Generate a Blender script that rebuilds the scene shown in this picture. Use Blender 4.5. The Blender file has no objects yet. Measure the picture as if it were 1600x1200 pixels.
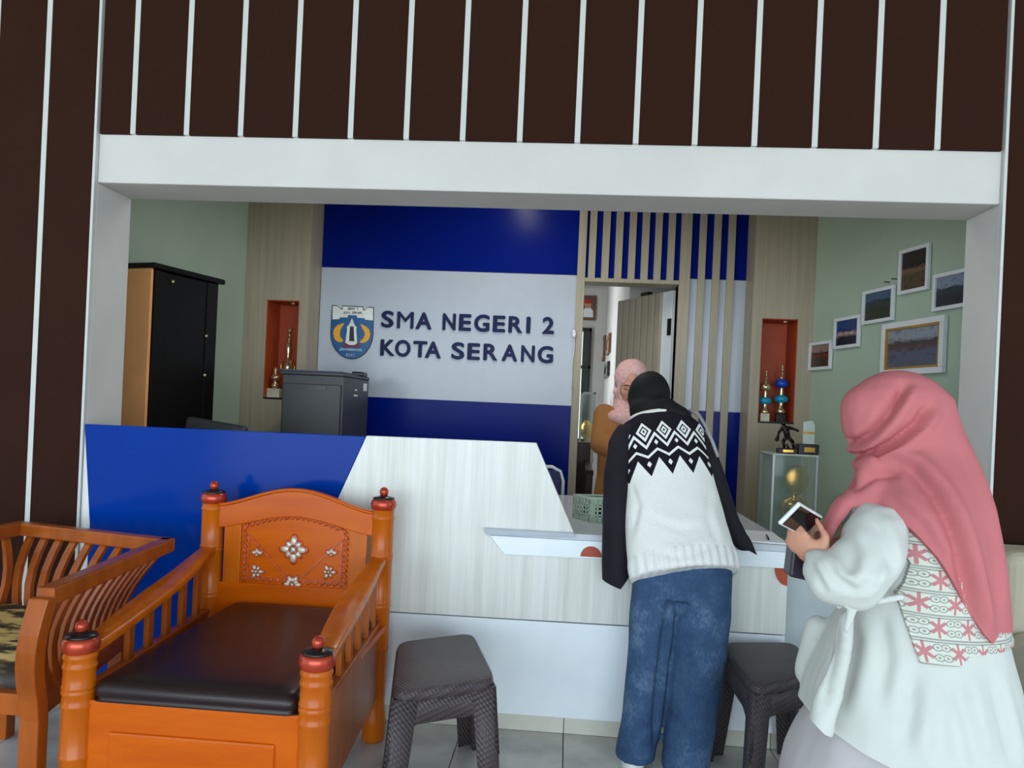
import bpy, bmesh, math, random
from mathutils import Vector, Matrix, noise
random.seed(7)
V = Vector
SC = bpy.context.scene
COL = SC.collection

# ------------------------------------------------------------------ camera
FPX, HOR, EYE = 1200.0, 640.0, 1.3
YAW, ROLL = math.radians(4.2), math.radians(2.58)
FW = V((-math.sin(YAW), math.cos(YAW), 0)); R0 = V((math.cos(YAW), math.sin(YAW), 0)); U0 = V((0, 0, 1))
RC = R0*math.cos(ROLL) + U0*math.sin(ROLL); UC = U0*math.cos(ROLL) - R0*math.sin(ROLL)
CAM = V((0, 0, EYE))
cd = bpy.data.cameras.new('camera'); cam = bpy.data.objects.new('camera', cd); COL.objects.link(cam)
cd.sensor_width = 36; cd.lens = FPX/1600*36; cd.shift_y = (HOR-600)/1600; cd.clip_start = .05; cd.clip_end = 200
m3 = Matrix((RC, UC, -FW)).transposed()
cam.matrix_world = Matrix.Translation(CAM) @ m3.to_4x4()
SC.camera = cam

# ------------------------------------------------------------------ world, lights, exposure
W = bpy.data.worlds.new('sky'); SC.world = W; W.use_nodes = True
bg = W.node_tree.nodes['Background']; bg.inputs[0].default_value = (.70, .87, 1.0, 1); bg.inputs[1].default_value = 1.35
def area(name, loc, size, rot, power, color):
    ld = bpy.data.lights.new(name, 'AREA'); ld.shape = 'RECTANGLE'; ld.size, ld.size_y = size; ld.energy = power; ld.color = color
    o = bpy.data.objects.new(name, ld); COL.objects.link(o); o.location = loc; o.rotation_euler = rot; return o
area('porch_daylight', (0.2, -6.5, 1.3), (12.0, 3.2), (math.radians(90), 0, 0), 520, (.82, .94, 1.0))
area('room_ceiling_lamp', (-.44, 4.35, 3.03), (.14, 1.1), (0, 0, 0), 15, (1.0, .97, .90))
area('office_daylight', (-.9, 8.4, 1.9), (1.4, 1.2), (0, math.radians(-90), 0), 26, (.9, .96, 1.0))
sd_ = bpy.data.lights.new('sun', 'SUN'); sd_.energy = 4.5; sd_.angle = .02; sd_.color = (1, .96, .9)
sun = bpy.data.objects.new('sun', sd_); COL.objects.link(sun); sun.rotation_euler = V((.25, -.45, -1)).to_track_quat('-Z', 'Y').to_euler()
vs = SC.view_settings; vs.view_transform = 'Standard'; vs.look = 'None'; vs.gamma = 1; vs.exposure = 0.16; vs.use_curve_mapping = False

def ray(px, py): return RC*((px-800)/FPX) - UC*((py-HOR)/FPX) + FW
def P(px, py, Y): r = ray(px, py); return CAM + r*(Y/r.y)
def PZ(px, py, z): r = ray(px, py); return CAM + r*((z-EYE)/r.z)
def PX(px, py, X): r = ray(px, py); return CAM + r*(X/r.x)

# ------------------------------------------------------------------ materials
def lin(c):
    return tuple(((v/255)/12.92 if v/255 <= .04045 else ((v/255+.055)/1.055)**2.4) for v in c) + (1,)
class S:
    """shader math on node sockets"""
    def __init__(s, nt, sock): s.nt, s.k = nt, sock
    def _m(s, op, *a):
        n = s.nt.nodes.new('ShaderNodeMath'); n.operation = op
        for i, v in enumerate((s,)+a):
            if isinstance(v, S): s.nt.links.new(v.k, n.inputs[i])
            else: n.inputs[i].default_value = v
        return S(s.nt, n.outputs[0])
    def __add__(s, o): return s._m('ADD', o)
    def __sub__(s, o): return s._m('SUBTRACT', o)
    def __mul__(s, o): return s._m('MULTIPLY', o)
    def __truediv__(s, o): return s._m('DIVIDE', o)
    def __lt__(s, o): return s._m('LESS_THAN', o)
    def __gt__(s, o): return s._m('GREATER_THAN', o)
    def abs(s): return s._m('ABSOLUTE')
    def fr(s): return s._m('FRACT')
    def floor(s): return s._m('FLOOR')
    def max(s, o): return s._m('MAXIMUM', o)
    def min(s, o): return s._m('MINIMUM', o)
    def sin(s): return s._m('SINE')
    def sqrt(s): return s._m('SQRT')
class M:
    cache = {}
    def __init__(s, name, rough=.5, metal=0.0, spec=.5, coat=0.0):
        s.m = bpy.data.materials.new(name); s.m.use_nodes = True; s.nt = s.m.node_tree
        s.b = s.nt.nodes['Principled BSDF']
        s.b.inputs['Roughness'].default_value = rough; s.b.inputs['Metallic'].default_value = metal
        s.b.inputs['Specular IOR Level'].default_value = spec; s.b.inputs['Coat Weight'].default_value = coat
        s.b.inputs['Coat Roughness'].default_value = .12
    def n(s, t, **k):
        n = s.nt.nodes.new(t)
        for a, b in k.items():
            if a in n.inputs: n.inputs[a].default_value = b
            else: setattr(n, a, b)
        return n
    def coord(s, kind='Object', scale=(1, 1, 1), loc=(0, 0, 0)):
        t = s.n('ShaderNodeTexCoord'); mp = s.n('ShaderNodeMapping'); s.nt.links.new(t.outputs[kind], mp.inputs[0])
        mp.inputs['Scale'].default_value = scale; mp.inputs['Location'].default_value = loc; return mp.outputs[0]
    def xyz(s, vec):
        x = s.n('ShaderNodeSeparateXYZ'); s.nt.links.new(vec, x.inputs[0]); return [S(s.nt, o) for o in x.outputs]
    def attr(s, name): return S(s.nt, s.n('ShaderNodeAttribute', attribute_name=name).outputs['Fac'])
    def noise(s, vec, scale, detail=3, rough=.5):
        n = s.n('ShaderNodeTexNoise', Scale=scale, Detail=detail, Roughness=rough); s.nt.links.new(vec, n.inputs['Vector']); return S(s.nt, n.outputs['Fac'])
    def mix(s, fac, a, b):
        n = s.n('ShaderNodeMix', data_type='RGBA')
        for v, i in ((fac, 0), (a, 6), (b, 7)):
            if isinstance(v, S): s.nt.links.new(v.k, n.inputs[i])
            elif hasattr(v, 'is_linked'): s.nt.links.new(v, n.inputs[i])
            elif i == 0: n.inputs[0].default_value = v
            else: n.inputs[i].default_value = lin(v)
        return n.outputs[2]
    def ramp(s, fac, stops):
        n = s.n('ShaderNodeValToRGB'); s.nt.links.new(fac.k, n.inputs[0]); e = n.color_ramp.elements
        while len(e) < len(stops): e.new(.5)
        for q, (p, c) in zip(e, stops): q.position = p; q.color = lin(c)
        return n.outputs[0]
    def color(s, c):
        if isinstance(c, tuple): s.b.inputs['Base Color'].default_value = lin(c)
        else: s.nt.links.new(c, s.b.inputs['Base Color'])
        return s
    def bump(s, h, strength=.2, dist=.01):
        n = s.n('ShaderNodeBump', Strength=strength, Distance=dist); s.nt.links.new(h.k, n.inputs['Height'])
        s.nt.links.new(n.outputs[0], s.b.inputs['Normal']); return s
def plain(name, c, rough=.5, metal=0., spec=.5, coat=0., var=.06, scale=9, bump=0, bscale=60, stretch=(1, 1, 1)):
    m = M(name, rough, metal, spec, coat); v = m.coord(scale=stretch)
    a = tuple(max(0, x*(1-var)) for x in c); b = tuple(min(255, x*(1+var)) for x in c)
    m.color(m.ramp(m.noise(v, scale), [(.3, a), (.7, b)]))
    if bump: m.bump(m.noise(v, bscale), bump, .004)
    return m.m
def wood(name, c1, c2, rough=.3, coat=.3, stretch=(6, 6, .7), scale=5):
    m = M(name, rough, 0, .22, coat); v = m.coord(scale=stretch)
    f = m.noise(v, scale, 5, .6); m.color(m.ramp(f, [(.28, c1), (.72, c2)])); m.bump(f, .05, .002); return m.m
MT = {}
MT['brown'] = plain('brown_panel_paint', (48, 25, 17), .85, spec=.12, var=.07, scale=2, bump=.1, bscale=200)
MT['white_wall'] = plain('white_emulsion', (207, 205, 202), .7, spec=.3, var=.02, scale=3, bump=.06, bscale=120)
MT['batten'] = plain('white_batten_paint', (200, 202, 200), .55, var=.02)
MT['green'] = plain('sage_green_emulsion', (170, 187, 168), .8, spec=.25, var=.025, scale=2, bump=.05, bscale=100)
MT['blue_gloss'] = plain('royal_blue_laminate', (0, 52, 146), .14, spec=.08, var=.03, scale=2)
MT['navy_gloss'] = plain('navy_blue_laminate', (4, 26, 118), .2, spec=.06, var=.03, scale=2)
MT['white_gloss'] = plain('white_laminate', (182, 189, 201), .16, spec=.25, var=.01)
MT['white_lam2'] = plain('cool_white_laminate', (238, 246, 255), .2, var=.012)
MT['pale_wood'] = wood('pale_ash_laminate', (212, 212, 206), (236, 238, 236), .22, 0, (9, 9, .35), 4)
MT['beige_lam'] = wood('beige_ash_laminate', (158, 147, 127), (174, 163, 143), .4, 0, (9, 9, .3), 4)
MT['slat'] = wood('taupe_slat_laminate', (160, 150, 131), (176, 166, 147), .45, 0, (9, 9, .4), 4)
MT['orange'] = plain('burnt_orange_paint', (172, 66, 26), .5, var=.04)
MT['teak'] = wood('orange_teak_varnish', (176, 80, 8), (208, 108, 18), .24, .12, (3, 3, .5), 4)
MT['teakx'] = wood('orange_teak_varnish_crosswise', (184, 76, 0), (212, 99, 2), .27, .08, (.5, 3, 3), 4)
MT['teak2'] = wood('reddish_teak_varnish', (138, 64, 16), (178, 92, 30), .34, .1, (3, 3, .6), 4)
MT['carve'] = plain('red_brown_carving_stain', (182, 78, 34), .35, var=.18, scale=40)
MT['capred'] = plain('metallic_red_lacquer', (176, 62, 38), .22, .35, var=.05)
MT['silver'] = plain('silver_leaf_paint', (206, 200, 188), .35, .3, var=.1, scale=60)
MT['black'] = plain('black_lacquer', (16, 14, 15), .3)
MT['leather'] = plain('dark_brown_vinyl', (36, 23, 24), .34, spec=.35, var=.08, scale=6, bump=.12, bscale=220)
MT['bplastic'] = plain('charcoal_file_metal', (52, 54, 58), .42, var=.05)
MT['fileside'] = plain('charcoal_file_side', (60, 63, 68), .45, var=.05)
MT['black_wood'] = plain('black_cabinet_laminate', (15, 13, 13), .35, spec=.25, var=.15, scale=3, stretch=(5, 5, .5))
MT['peach'] = plain('peach_orange_side_laminate', (255, 176, 116), .5, var=.03)
MT['gold'] = plain('gold_plated_plastic', (214, 170, 78), .22, .85, var=.06)
MT['champagne'] = plain('pale_gold_plated_plastic', (220, 200, 160), .2, .8, var=.06)
MT['cyan'] = plain('cyan_plastic', (20, 150, 190), .3)
MT['tblue'] = plain('cobalt_plastic', (16, 70, 190), .3)
MT['tred'] = plain('red_plastic', (190, 34, 34), .3)
MT['marble'] = plain('ivory_marble', (214, 208, 184), .3, var=.08, scale=14)
MT['bronze'] = plain('dark_bronze', (44, 36, 32), .35, .6)
MT['mint'] = plain('pale_mint_plastic', (190, 210, 190), .4, var=.02)
MT['steel'] = plain('white_enamel_tube', (224, 226, 230), .25, .1)
MT['paper'] = plain('white_paper', (236, 238, 242), .8, var=.01)
MT['darkcloth'] = plain('dark_navy_fabric', (34, 32, 40), .85, var=.1, bump=.2, bscale=300)
MT['skin'] = plain('skin', (194, 138, 114), .5, var=.05, scale=12)
MT['lips'] = plain('lips', (168, 84, 80), .45)
MT['eye'] = plain('eye_dark', (40, 26, 22), .25)
MT['tile'] = plain('grey_stone_tile', (196, 194, 188), .3, var=.12, scale=5, bump=.06, bscale=40)
MT['grout'] = plain('dark_grout', (48, 50, 48), .9)
MT['skirt_tile'] = plain('cream_skirting_tile', (214, 212, 200), .3, var=.03)
MT['inner_floor'] = plain('grey_ceramic_floor', (192, 196, 198), .3, var=.05, scale=3)
MT['greymarble'] = plain('pale_grey_marble_panel', (168, 178, 182), .3, var=.08, scale=3)
MT['beige_fab'] = plain('beige_upholstery', (182, 174, 154), .85, var=.03, bump=.15, bscale=250)
MT['letter'] = plain('navy_acrylic', (14, 22, 70), .4, spec=.15)
MT['glass_case'] = None
g = M('cabinet_glass', .05); g.b.inputs['Transmission Weight'].default_value = .0; g.b.inputs['Alpha'].default_value = .22
g.color((150, 170, 160)); MT['glass'] = g.m
MT['darkwood'] = plain('dark_mahogany', (58, 30, 24), .3, var=.1)
MT['frame_white'] = plain('white_picture_frame', (222, 226, 230), .4, var=.02)
MT['frame_gold'] = plain('gilt_frame', (196, 150, 70), .35, .5)
MT['frame_brown'] = plain('walnut_frame', (110, 70, 44), .4)
MT['phone'] = plain('black_phone_glass', (10, 10, 14), .12)
MT['whitecase'] = plain('white_phone_case', (226, 230, 230), .4)
MT['purple'] = plain('dark_purple_vinyl', (36, 28, 46), .35)
# woven plastic of the stools
m = M('dark_brown_woven_plastic', .42, spec=.35); v = m.coord(scale=(330, 330, 330)); x, y, z = m.xyz(v)
wv = (x.sin()*(y+z).sin())*.5+.5
m.color(m.ramp(m.noise(m.coord(), 8), [(.3, (70, 62, 65)), (.7, (82, 73, 76))])); m.bump(wv, .5, .005); MT['stool'] = m.m
# camouflage cushion
m = M('gold_and_black_print_cushion', .6); f = m.noise(m.coord(scale=(5, 14, 5)), 1.6, 4, .6)
m.color(m.ramp(f, [(.42, (40, 32, 26)), (.5, (98, 80, 44)), (.56, (206, 176, 104)), (.8, (222, 196, 128))])); MT['camo'] = m.m

# ------------------------------------------------------------------ mesh helpers
class B:
    """collects shapes given in world coordinates; build() links them as one mesh"""
    def __init__(s): s.v = []; s.f = []; s.sm = []
    def add(s, vs, fs, smooth=False):
        o = len(s.v); s.v += [V(p) for p in vs]; s.f += [tuple(i+o for i in f) for f in fs]; s.sm += [smooth]*len(fs); return s
    def box(s, x0, x1, y0, y1, z0, z1):
        return s.add([(x, y, z) for z in (z0, z1) for y in (y0, y1) for x in (x0, x1)],
                     [(0, 2, 3, 1), (4, 5, 7, 6), (0, 1, 5, 4), (2, 6, 7, 3), (0, 4, 6, 2), (1, 3, 7, 5)])
    def obox(s, c, ax, ay, az):
        c, ax, ay, az = V(c), V(ax), V(ay), V(az)
        return s.add([c+ax*i+ay*j+az*k for k in (-1, 1) for j in (-1, 1) for i in (-1, 1)],
                     [(0, 2, 3, 1), (4, 5, 7, 6), (0, 1, 5, 4), (2, 6, 7, 3), (0, 4, 6, 2), (1, 3, 7, 5)])
    def bar(s, a, b, w, h, up=(0, 0, 1)):
        a, b = V(a), V(b); d = (b-a).normalized(); sd = d.cross(V(up)).normalized(); u = sd.cross(d)
        return s.obox((a+b)/2, sd*(w/2), (b-a)/2, u*(h/2)) if False else s.obox((a+b)/2, sd*(w/2), u*(h/2), (b-a)/2)
    def prism(s, poly, off):
        n = len(poly); a = [V(p) for p in poly]; off = V(off)
        return s.add(a+[p+off for p in a], [tuple(range(n))[::-1], tuple(range(n, 2*n))]+[(i, (i+1) % n, n+(i+1) % n, n+i) for i in range(n)])
    def loft(s, rings, cap=True, smooth=True):
        n = len(rings[0]); vs = [p for r in rings for p in r]; fs = []
        for k in range(len(rings)-1):
            for i in range(n): fs.append((k*n+i, k*n+(i+1) % n, (k+1)*n+(i+1) % n, (k+1)*n+i))
        if cap: fs += [tuple(range(n))[::-1], tuple(range((len(rings)-1)*n, len(rings)*n))]
        return s.add(vs, fs, smooth)
    def lathe(s, c, prof, n=24, smooth=True):
        c = V(c); return s.loft([[c+V((r*math.cos(2*math.pi*i/n), r*math.sin(2*math.pi*i/n), z)) for i in range(n)] for r, z in prof], True, smooth)
    def cyl(s, a, b, r, r2=None, n=16):
        a, b = V(a), V(b); r2 = r if r2 is None else r2; d = (b-a).normalized(); x = d.orthogonal().normalized(); y = d.cross(x)
        return s.loft([[p+(x*math.cos(2*math.pi*i/n)+y*math.sin(2*math.pi*i/n))*q for i in range(n)] for p, q in ((a, r), (b, r2))])
    def tube(s, pts, r, n=10, closed=False):
        pts = [V(p) for p in pts]; rr = r if isinstance(r, (list, tuple)) else [r]*len(pts); rings = []; up = None
        for i, p in enumerate(pts):
            d = ((pts[(i+1) % len(pts)] if (closed or i+1 < len(pts)) else p)-(pts[i-1] if (closed or i) else p)).normalized()
            if up is None: up = d.orthogonal().normalized()
            up = (up-d*up.dot(d)).normalized(); sd = d.cross(up)
            rings.append([p+(up*math.cos(2*math.pi*k/n)+sd*math.sin(2*math.pi*k/n))*rr[i] for k in range(n)])
        if closed: rings.append(rings[0])
        return s.loft(rings, not closed)
    def ell(s, c, rx, ry=None, rz=None, rot=None, nu=16, nv=10):
        ry = rx if ry is None else ry; rz = rx if rz is None else rz; c = V(c); rot = rot or Matrix.Identity(3)
        vs = [c+rot@V((0, 0, -rz))]; fs = []
        for j in range(1, nv):
            t = math.pi*j/nv
            for i in range(nu):
                a = 2*math.pi*i/nu; vs.append(c+rot@V((rx*math.sin(t)*math.cos(a), ry*math.sin(t)*math.sin(a), -rz*math.cos(t))))
        vs.append(c+rot@V((0, 0, rz))); L = len(vs)-1
        for i in range(nu):
            fs.append((0, 1+(i+1) % nu, 1+i)); fs.append((L, 1+(nv-2)*nu+i, 1+(nv-2)*nu+(i+1) % nu))
            for j in range(nv-2): a = 1+j*nu; fs.append((a+i, a+(i+1) % nu, a+nu+(i+1) % nu, a+nu+i))
        return s.add(vs, fs, True)
    def chain(s, pts, rr):
        """tapered limb: spheres joined by cones (for organic())"""
        pts = [V(p) for p in pts]
        for p, r in zip(pts, rr): s.ell(p, r)
        for i in range(len(pts)-1): s.cyl(pts[i], pts[i+1], rr[i], rr[i+1])
        return s
    def build(s, name, mat, parent=None, bevel=0, seg=2, org=None, data=None):
        me = bpy.data.meshes.new(name)
        lo = V([min(p[i] for p in s.v) for i in range(3)]); hi = V([max(p[i] for p in s.v) for i in range(3)])
        o0 = V(org) if org is not None else V(((lo.x+hi.x)/2, (lo.y+hi.y)/2, lo.z))
        me.from_pydata([p-o0 for p in s.v], [], s.f); me.polygons.foreach_set('use_smooth', s.sm)
        me.update(); me.materials.append(mat)
        bm = bmesh.new(); bm.from_mesh(me); bmesh.ops.recalc_face_normals(bm, faces=bm.faces); bm.to_mesh(me); bm.free()
        return link(name, me, o0, parent, bevel, seg)
def wloc(o):
    p = V(o.location)
    while o.parent: o = o.parent; p += o.location
    return p
def link(name, me, loc, parent=None, bevel=0, seg=2):
    o = bpy.data.objects.new(name, me); COL.objects.link(o)
    if parent: o.parent = parent; o.location = V(loc)-wloc(parent)
    else: o.location = loc
    if bevel:
        b = o.modifiers.new('bevel', 'BEVEL'); b.width = bevel; b.segments = seg; b.limit_method = 'ANGLE'; b.angle_limit = math.radians(40)
    return o
def tag(o, label, cat, group=None):
    o['label'] = label; o['category'] = cat
    if group: o['group'] = group
    return o
def thing(name, label, cat, loc, group=None):
    o = bpy.data.objects.new(name, None); COL.objects.link(o); o.location = loc; o.empty_display_size = .1; return tag(o, label, cat, group)
def struct(o): o['kind'] = 'structure'; return o
def copy_tree(o, loc, label=None):
    c = o.copy(); COL.objects.link(c); c.location = loc
    if label: c['label'] = label
    for ch in o.children:
        d = ch.copy(); COL.objects.link(d); d.parent = c
        for g_ in ch.children: e = g_.copy(); COL.objects.link(e); e.parent = d
    return c
def BX(*a): return B().box(*a)

# ================================================================== THE SETTING
WF, WB = 3.14, 3.40              # front wall, front and back face
OL, OR_, OT, BT = -2.05, 1.65, 2.19, 2.395
H1 = 3.3
wf = B(); wf.box(-4.6, OL, WF, WB, 0, H1); wf.box(OR_, 4.6, WF, WB, 0, H1); wf.box(OL, OR_, WF, WB, OT, H1)
wf = struct(wf.build('wall_front', MT['white_wall'], bevel=.006))
st = [-0.248+k*.2347 for k in range(-7, 8)]
edges = [OL]+st+[OR_]
for a, b in zip(edges[:-1], edges[1:]):
    BX(a+.011, b-.011, WF-.016, WF+.002, BT, H1).build('panel', MT['brown'], wf)
side = [OL-.0]+[OL-.233*k for k in range(1, 8)]
for i in range(7): BX(side[i+1]+.011, side[i]-.011, WF-.016, WF+.002, 0, H1).build('panel', MT['brown'], wf)
for i in range(7): BX(OR_+.233*i+.013, OR_+.233*(i+1)-.011, WF-.016, WF+.002, 0, H1).build('panel', MT['brown'], wf)
for x in st: BX(x-.0112, x+.0112, WF-.018, WF+.002, BT, H1).build('batten', MT['batten'], wf)
for x in side[1:4]+[OR_+.233*k for k in (1, 2)]: BX(x-.0112, x+.0112, WF-.018, WF+.002, 0, H1).build('batten', MT['batten'], wf)
for x in (OL, OR_): BX(x-(.011 if x < 0 else 0), x+(0 if x < 0 else .011), WF-.02, WF+.002, 0, H1).build('batten', MT['batten'], wf)
# porch: a roof slab, open to the yard behind the camera and at both sides
struct(BX(-4.6, 4.6, -2.6, WF, H1, H1+.12).build('ceiling', plain('grey_porch_ceiling', (150, 150, 146), .8)))
struct(BX(-30, 30, -40, WB, -.3, -.122).build('floor_yard', plain('yard_concrete', (196, 194, 186), .9)))
fl = struct(BX(-4.6, 4.6, -2.6, WB, -.12, -.006).build('floor', MT['grout']))
tx0 = PZ(880, 1150, 0).x; TS = .41
tm = None
for i in range(-6, 5):
    for j in range(0, 5):
        x = tx0+i*TS; y = 3.118-(j+1)*TS
        if tm is None:
            o = BX(x+.002, x+TS-.002, y+.002, y+TS-.002, -.006, 0).build('tile', MT['tile'], fl); tm = o.data
        else: link('tile', tm, (x+TS/2, y+TS/2, -.006), fl)
rest = B()
for i in range(-11, 12):
    for j in range(0, 14):
        if -6 <= i < 5 and j < 5: continue
        x = tx0+i*TS; y = 3.118-(j+1)*TS
        if x < -4.6 or x+TS > 4.6 or y < -2.6: continue
        rest.box(x+.002, x+TS-.002, y+.002, y+TS-.002, -.006, 0)
o = rest.build('tile_field', MT['tile'], fl); o['kind'] = 'stuff'
# inner room
YB, YC = 5.5, 5.25
BLx, BRx = -2.25, 1.6
L2 = BLx-.132*(YC-WB); R2 = BRx+.249*(YC-WB)      # side walls splay towards the camera
def wallstrip(name, a, b, t, z0, z1, mat):
    a, b = V(a), V(b); d = (b-a).normalized(); nrm = V((d.y, -d.x, 0))*t
    return struct(B().prism([(a.x, a.y, z0), (b.x, b.y, z0), (b.x+nrm.x, b.y+nrm.y, z0), (a.x+nrm.x, a.y+nrm.y, z0)], (0, 0, z1-z0)).build(name, mat))
H2 = 3.05
wallstrip('wall_left', (L2, WB, 0), (BLx-.033, YB, 0), -.12, 0, H2, MT['green'])
wallstrip('wall_right', (R2, WB, 0), (BRx-.06, YB, 0), .12, 0, H2, MT['green'])
struct(BX(-2.7, 2.3, WB, YB+.12, H2, H2+.1).build('ceiling_room', MT['white_wall']))
struct(BX(-2.7, 2.3, WB, YB, -.12, 0).build('floor_room', MT['inner_floor']))
DX0, DX1, DZ = .075, .735, 2.235
wb = B(); wb.box(-2.4, DX0, YB, YB+.12, 0, H2); wb.box(DX1, 1.75, YB, YB+.12, 0, H2); wb.box(DX0, DX1, YB, YB+.12, DZ, H2)
wb = struct(wb.build('wall_back', MT['white_wall']))
Z1, Z2, T = 2.277, 1.352, .012
xa, xb = -1.84, .018
BX(xa, xb, YB-T, YB, Z1+.002, H2).build('panel', MT['navy_gloss'], wb)
BX(xa, xb, YB-T, YB, Z2+.002, Z1-.002).build('panel', MT['white_gloss'], wb)
BX(xa, xb, YB-T, YB, 0, Z2-.002).build('panel', MT['navy_gloss'], wb)
BX(xa, xb, YB-T-.004, YB, Z2-.006, Z2+.006).build('joint_strip', MT['white_gloss'], wb)
xr0, xr1 = .81, 1.2
BX(DX0, DX1, YB-T, YB, DZ+.03, H2).build('panel', MT['navy_gloss'], wb)
BX(xr0, xr1, YB-T, YB, Z1+.002, H2).build('panel', MT['navy_gloss'], wb)
BX(xr0, xr1, YB-T, YB, Z2+.002, Z1-.002).build('panel', MT['white_gloss'], wb)
BX(xr0, xr1, YB-T, YB, 0, Z2-.002).build('panel', MT['navy_gloss'], wb)
for x0, x1 in ((923, 934), (943.5, 955), (964, 975.5), (985, 996), (1005, 1016.5), (1025.5, 1036.5), (1046, 1057)):
    a = P(x0, 330, YB-.03).x; b = P(x1, 330, YB-.03).x
    BX(a, b, YB-.035, YB-.01, DZ+.02, H2).build('slat', MT['slat'], wb, .002)
for x0, x1 in ((1095, 1106), (1117.5, 1129), (1140, 1151.5)):
    a = P(x0, 330, YB-.03).x; b = P(x1, 330, YB-.03).x
    BX(a, b, YB-.035, YB-.01, 0, H2).build('slat', MT['slat'], wb, .002)
tr = struct(BX(xb, DX0, YB-.04, YB+.14, 0, H2).build('trim_1', MT['slat'], None, .003))
struct(BX(DX1, xr0, YB-.04, YB+.14, 0, H2).build('trim_2', MT['slat'], None, .003))
struct(BX(DX0, DX1, YB-.04, YB+.14, DZ-.005, DZ+.022).build('trim_3', MT['slat'], None, .003))
# niche pillars either side of the back wall
def pillar(name, x0, x1, n0, n1, nz0, nz1):
    b = B(); yb = YB+.02
    b.box(x0, n0, YC, yb, 0, H2); b.box(n1, x1, YC, yb, 0, H2); b.box(n0, n1, YC, yb, 0, nz0); b.box(n0, n1, YC, yb, nz1, H2)
    o = struct(b.build(name, MT['beige_lam']))
    n = B(); t = .006; y1 = YB-.005
    n.box(n0, n1, y1-t, y1, nz0, nz1); n.box(n0, n0+t, YC+.004, y1, nz0, nz1); n.box(n1-t, n1, YC+.004, y1, nz0, nz1); n.box(n0, n1, YC+.004, y1, nz1-t, nz1)
    n.build('niche_lining', MT['orange'], o)
    BX(n0, n1, YC+.004, y1, nz0, nz0+.012).build('niche_shelf', MT['black'], o)
    c = B(); c.cyl(((n0+n1)/2+.05, YC+.06, nz1-.02), ((n0+n1)/2+.05, YC+.06, nz1-.006), .016); c.build('downlight', MT['champagne'], o)
    return o
pillar('wall_niche_left', BLx-.2, -1.845, -2.142, -1.91, 1.297, 1.994)
pillar('wall_niche_right', 1.2, BRx+.2, 1.265, 1.502, 1.285, 1.988)
# office behind the open door
OY = 10.5
struct(BX(-1.6, .46, OY, OY+.1, 0, 3).build('wall_office_back', MT['white_wall']))
struct(BX(.455, .56, 6.3, OY, 0, 3).build('wall_office_right', MT['white_wall']))
struct(BX(-1.7, -1.6, YB+.12, OY, 0, 3).build('wall_office_left', MT['white_wall']))
struct(BX(.56, 1.75, 6.3, 6.4, 0, 3).build('wall_office_side', MT['white_wall']))
struct(BX(-1.7, 1.8, YB, OY+.1, -.12, 0).build('floor_office', MT['inner_floor']))
struct(BX(-1.7, 1.8, YB+.12, OY+.1, 3, 3.1).build('ceiling_office', MT['white_wall']))
struct(BX(1.75, 1.85, YB+.12, 6.4, 0, 3).build('wall_office_corner', MT['white_wall']))
# open door leaf: hinged on the right post, swung into the office
hx, hy = DX1-.005, YB+.13
dn = V((-.47, .86, 0)).normalized(); nn = V((-dn.y, dn.x, 0))   # nn faces the camera side
dl = 0.70
door = bpy.data.objects.new('door_1', None); COL.objects.link(door); door.location = (hx, hy, 0); struct(door)
hv = V((hx, hy, 0))
B().obox(hv+dn*dl/2+V((0, 0, 1.11)), dn*dl/2, nn*.018, V((0, 0, 1.105))).build('leaf', MT['white_lam2'], door, .003)
for i in range(7):
    c = hv+dn*(.145+i*.087)+nn*.03+V((0, 0, 1.11)); B().obox(c, dn*.029, nn*.013, V((0, 0, 1.10))).build('slat', MT['slat'], door, .002)
for z in (.3, 1.95): B().obox(hv+dn*.02+nn*.022+V((0, 0, z)), dn*.018, nn*.006, V((0, 0, .06))).build('hinge', MT['bronze'], door)
B().obox(hv+dn*.33+nn*.02+V((0, 0, 2.225)), dn*.05, nn*.02, V((0, 0, .012))).build('door_closer', MT['bronze'], door)
# office window with dark frame
wc = P(925, 513, OY-.03); wz0, wz1, wx1 = .9, wc.z, wc.x
wn = bpy.data.objects.new('window_1', None); COL.objects.link(wn); wn.location = (-.2, OY-.02, wz0); struct(wn)
for x0, x1, z0, z1 in ((wx1-.03, wx1, wz0, wz1), (wx1-.9, wx1-.85, wz0, wz1), (wx1-.9, wx1, wz1-.05, wz1), (wx1-.9, wx1, wz0, wz0+.05), (wx1-.9, wx1, 1.9, 1.94)):
    BX(x0, x1, OY-.06, OY, z0, z1).build('window_frame', MT['black'], wn)
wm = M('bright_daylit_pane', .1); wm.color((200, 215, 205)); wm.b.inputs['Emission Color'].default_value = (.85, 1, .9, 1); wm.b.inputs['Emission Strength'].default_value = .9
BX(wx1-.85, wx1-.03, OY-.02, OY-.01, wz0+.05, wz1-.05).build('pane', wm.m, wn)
BX(wx1-.115, wx1-.03, OY-.05, OY-.04, wz0+.2, wz1-.05).build('blind', plain('grey_blind', (66, 64, 70), .8), wn)
# low marble panel closing the gap right of the counter
struct(BX(.90, OR_, 3.22, 3.26, 0, .71).build('wall_low_right', MT['greymarble'], None, .004))

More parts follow.
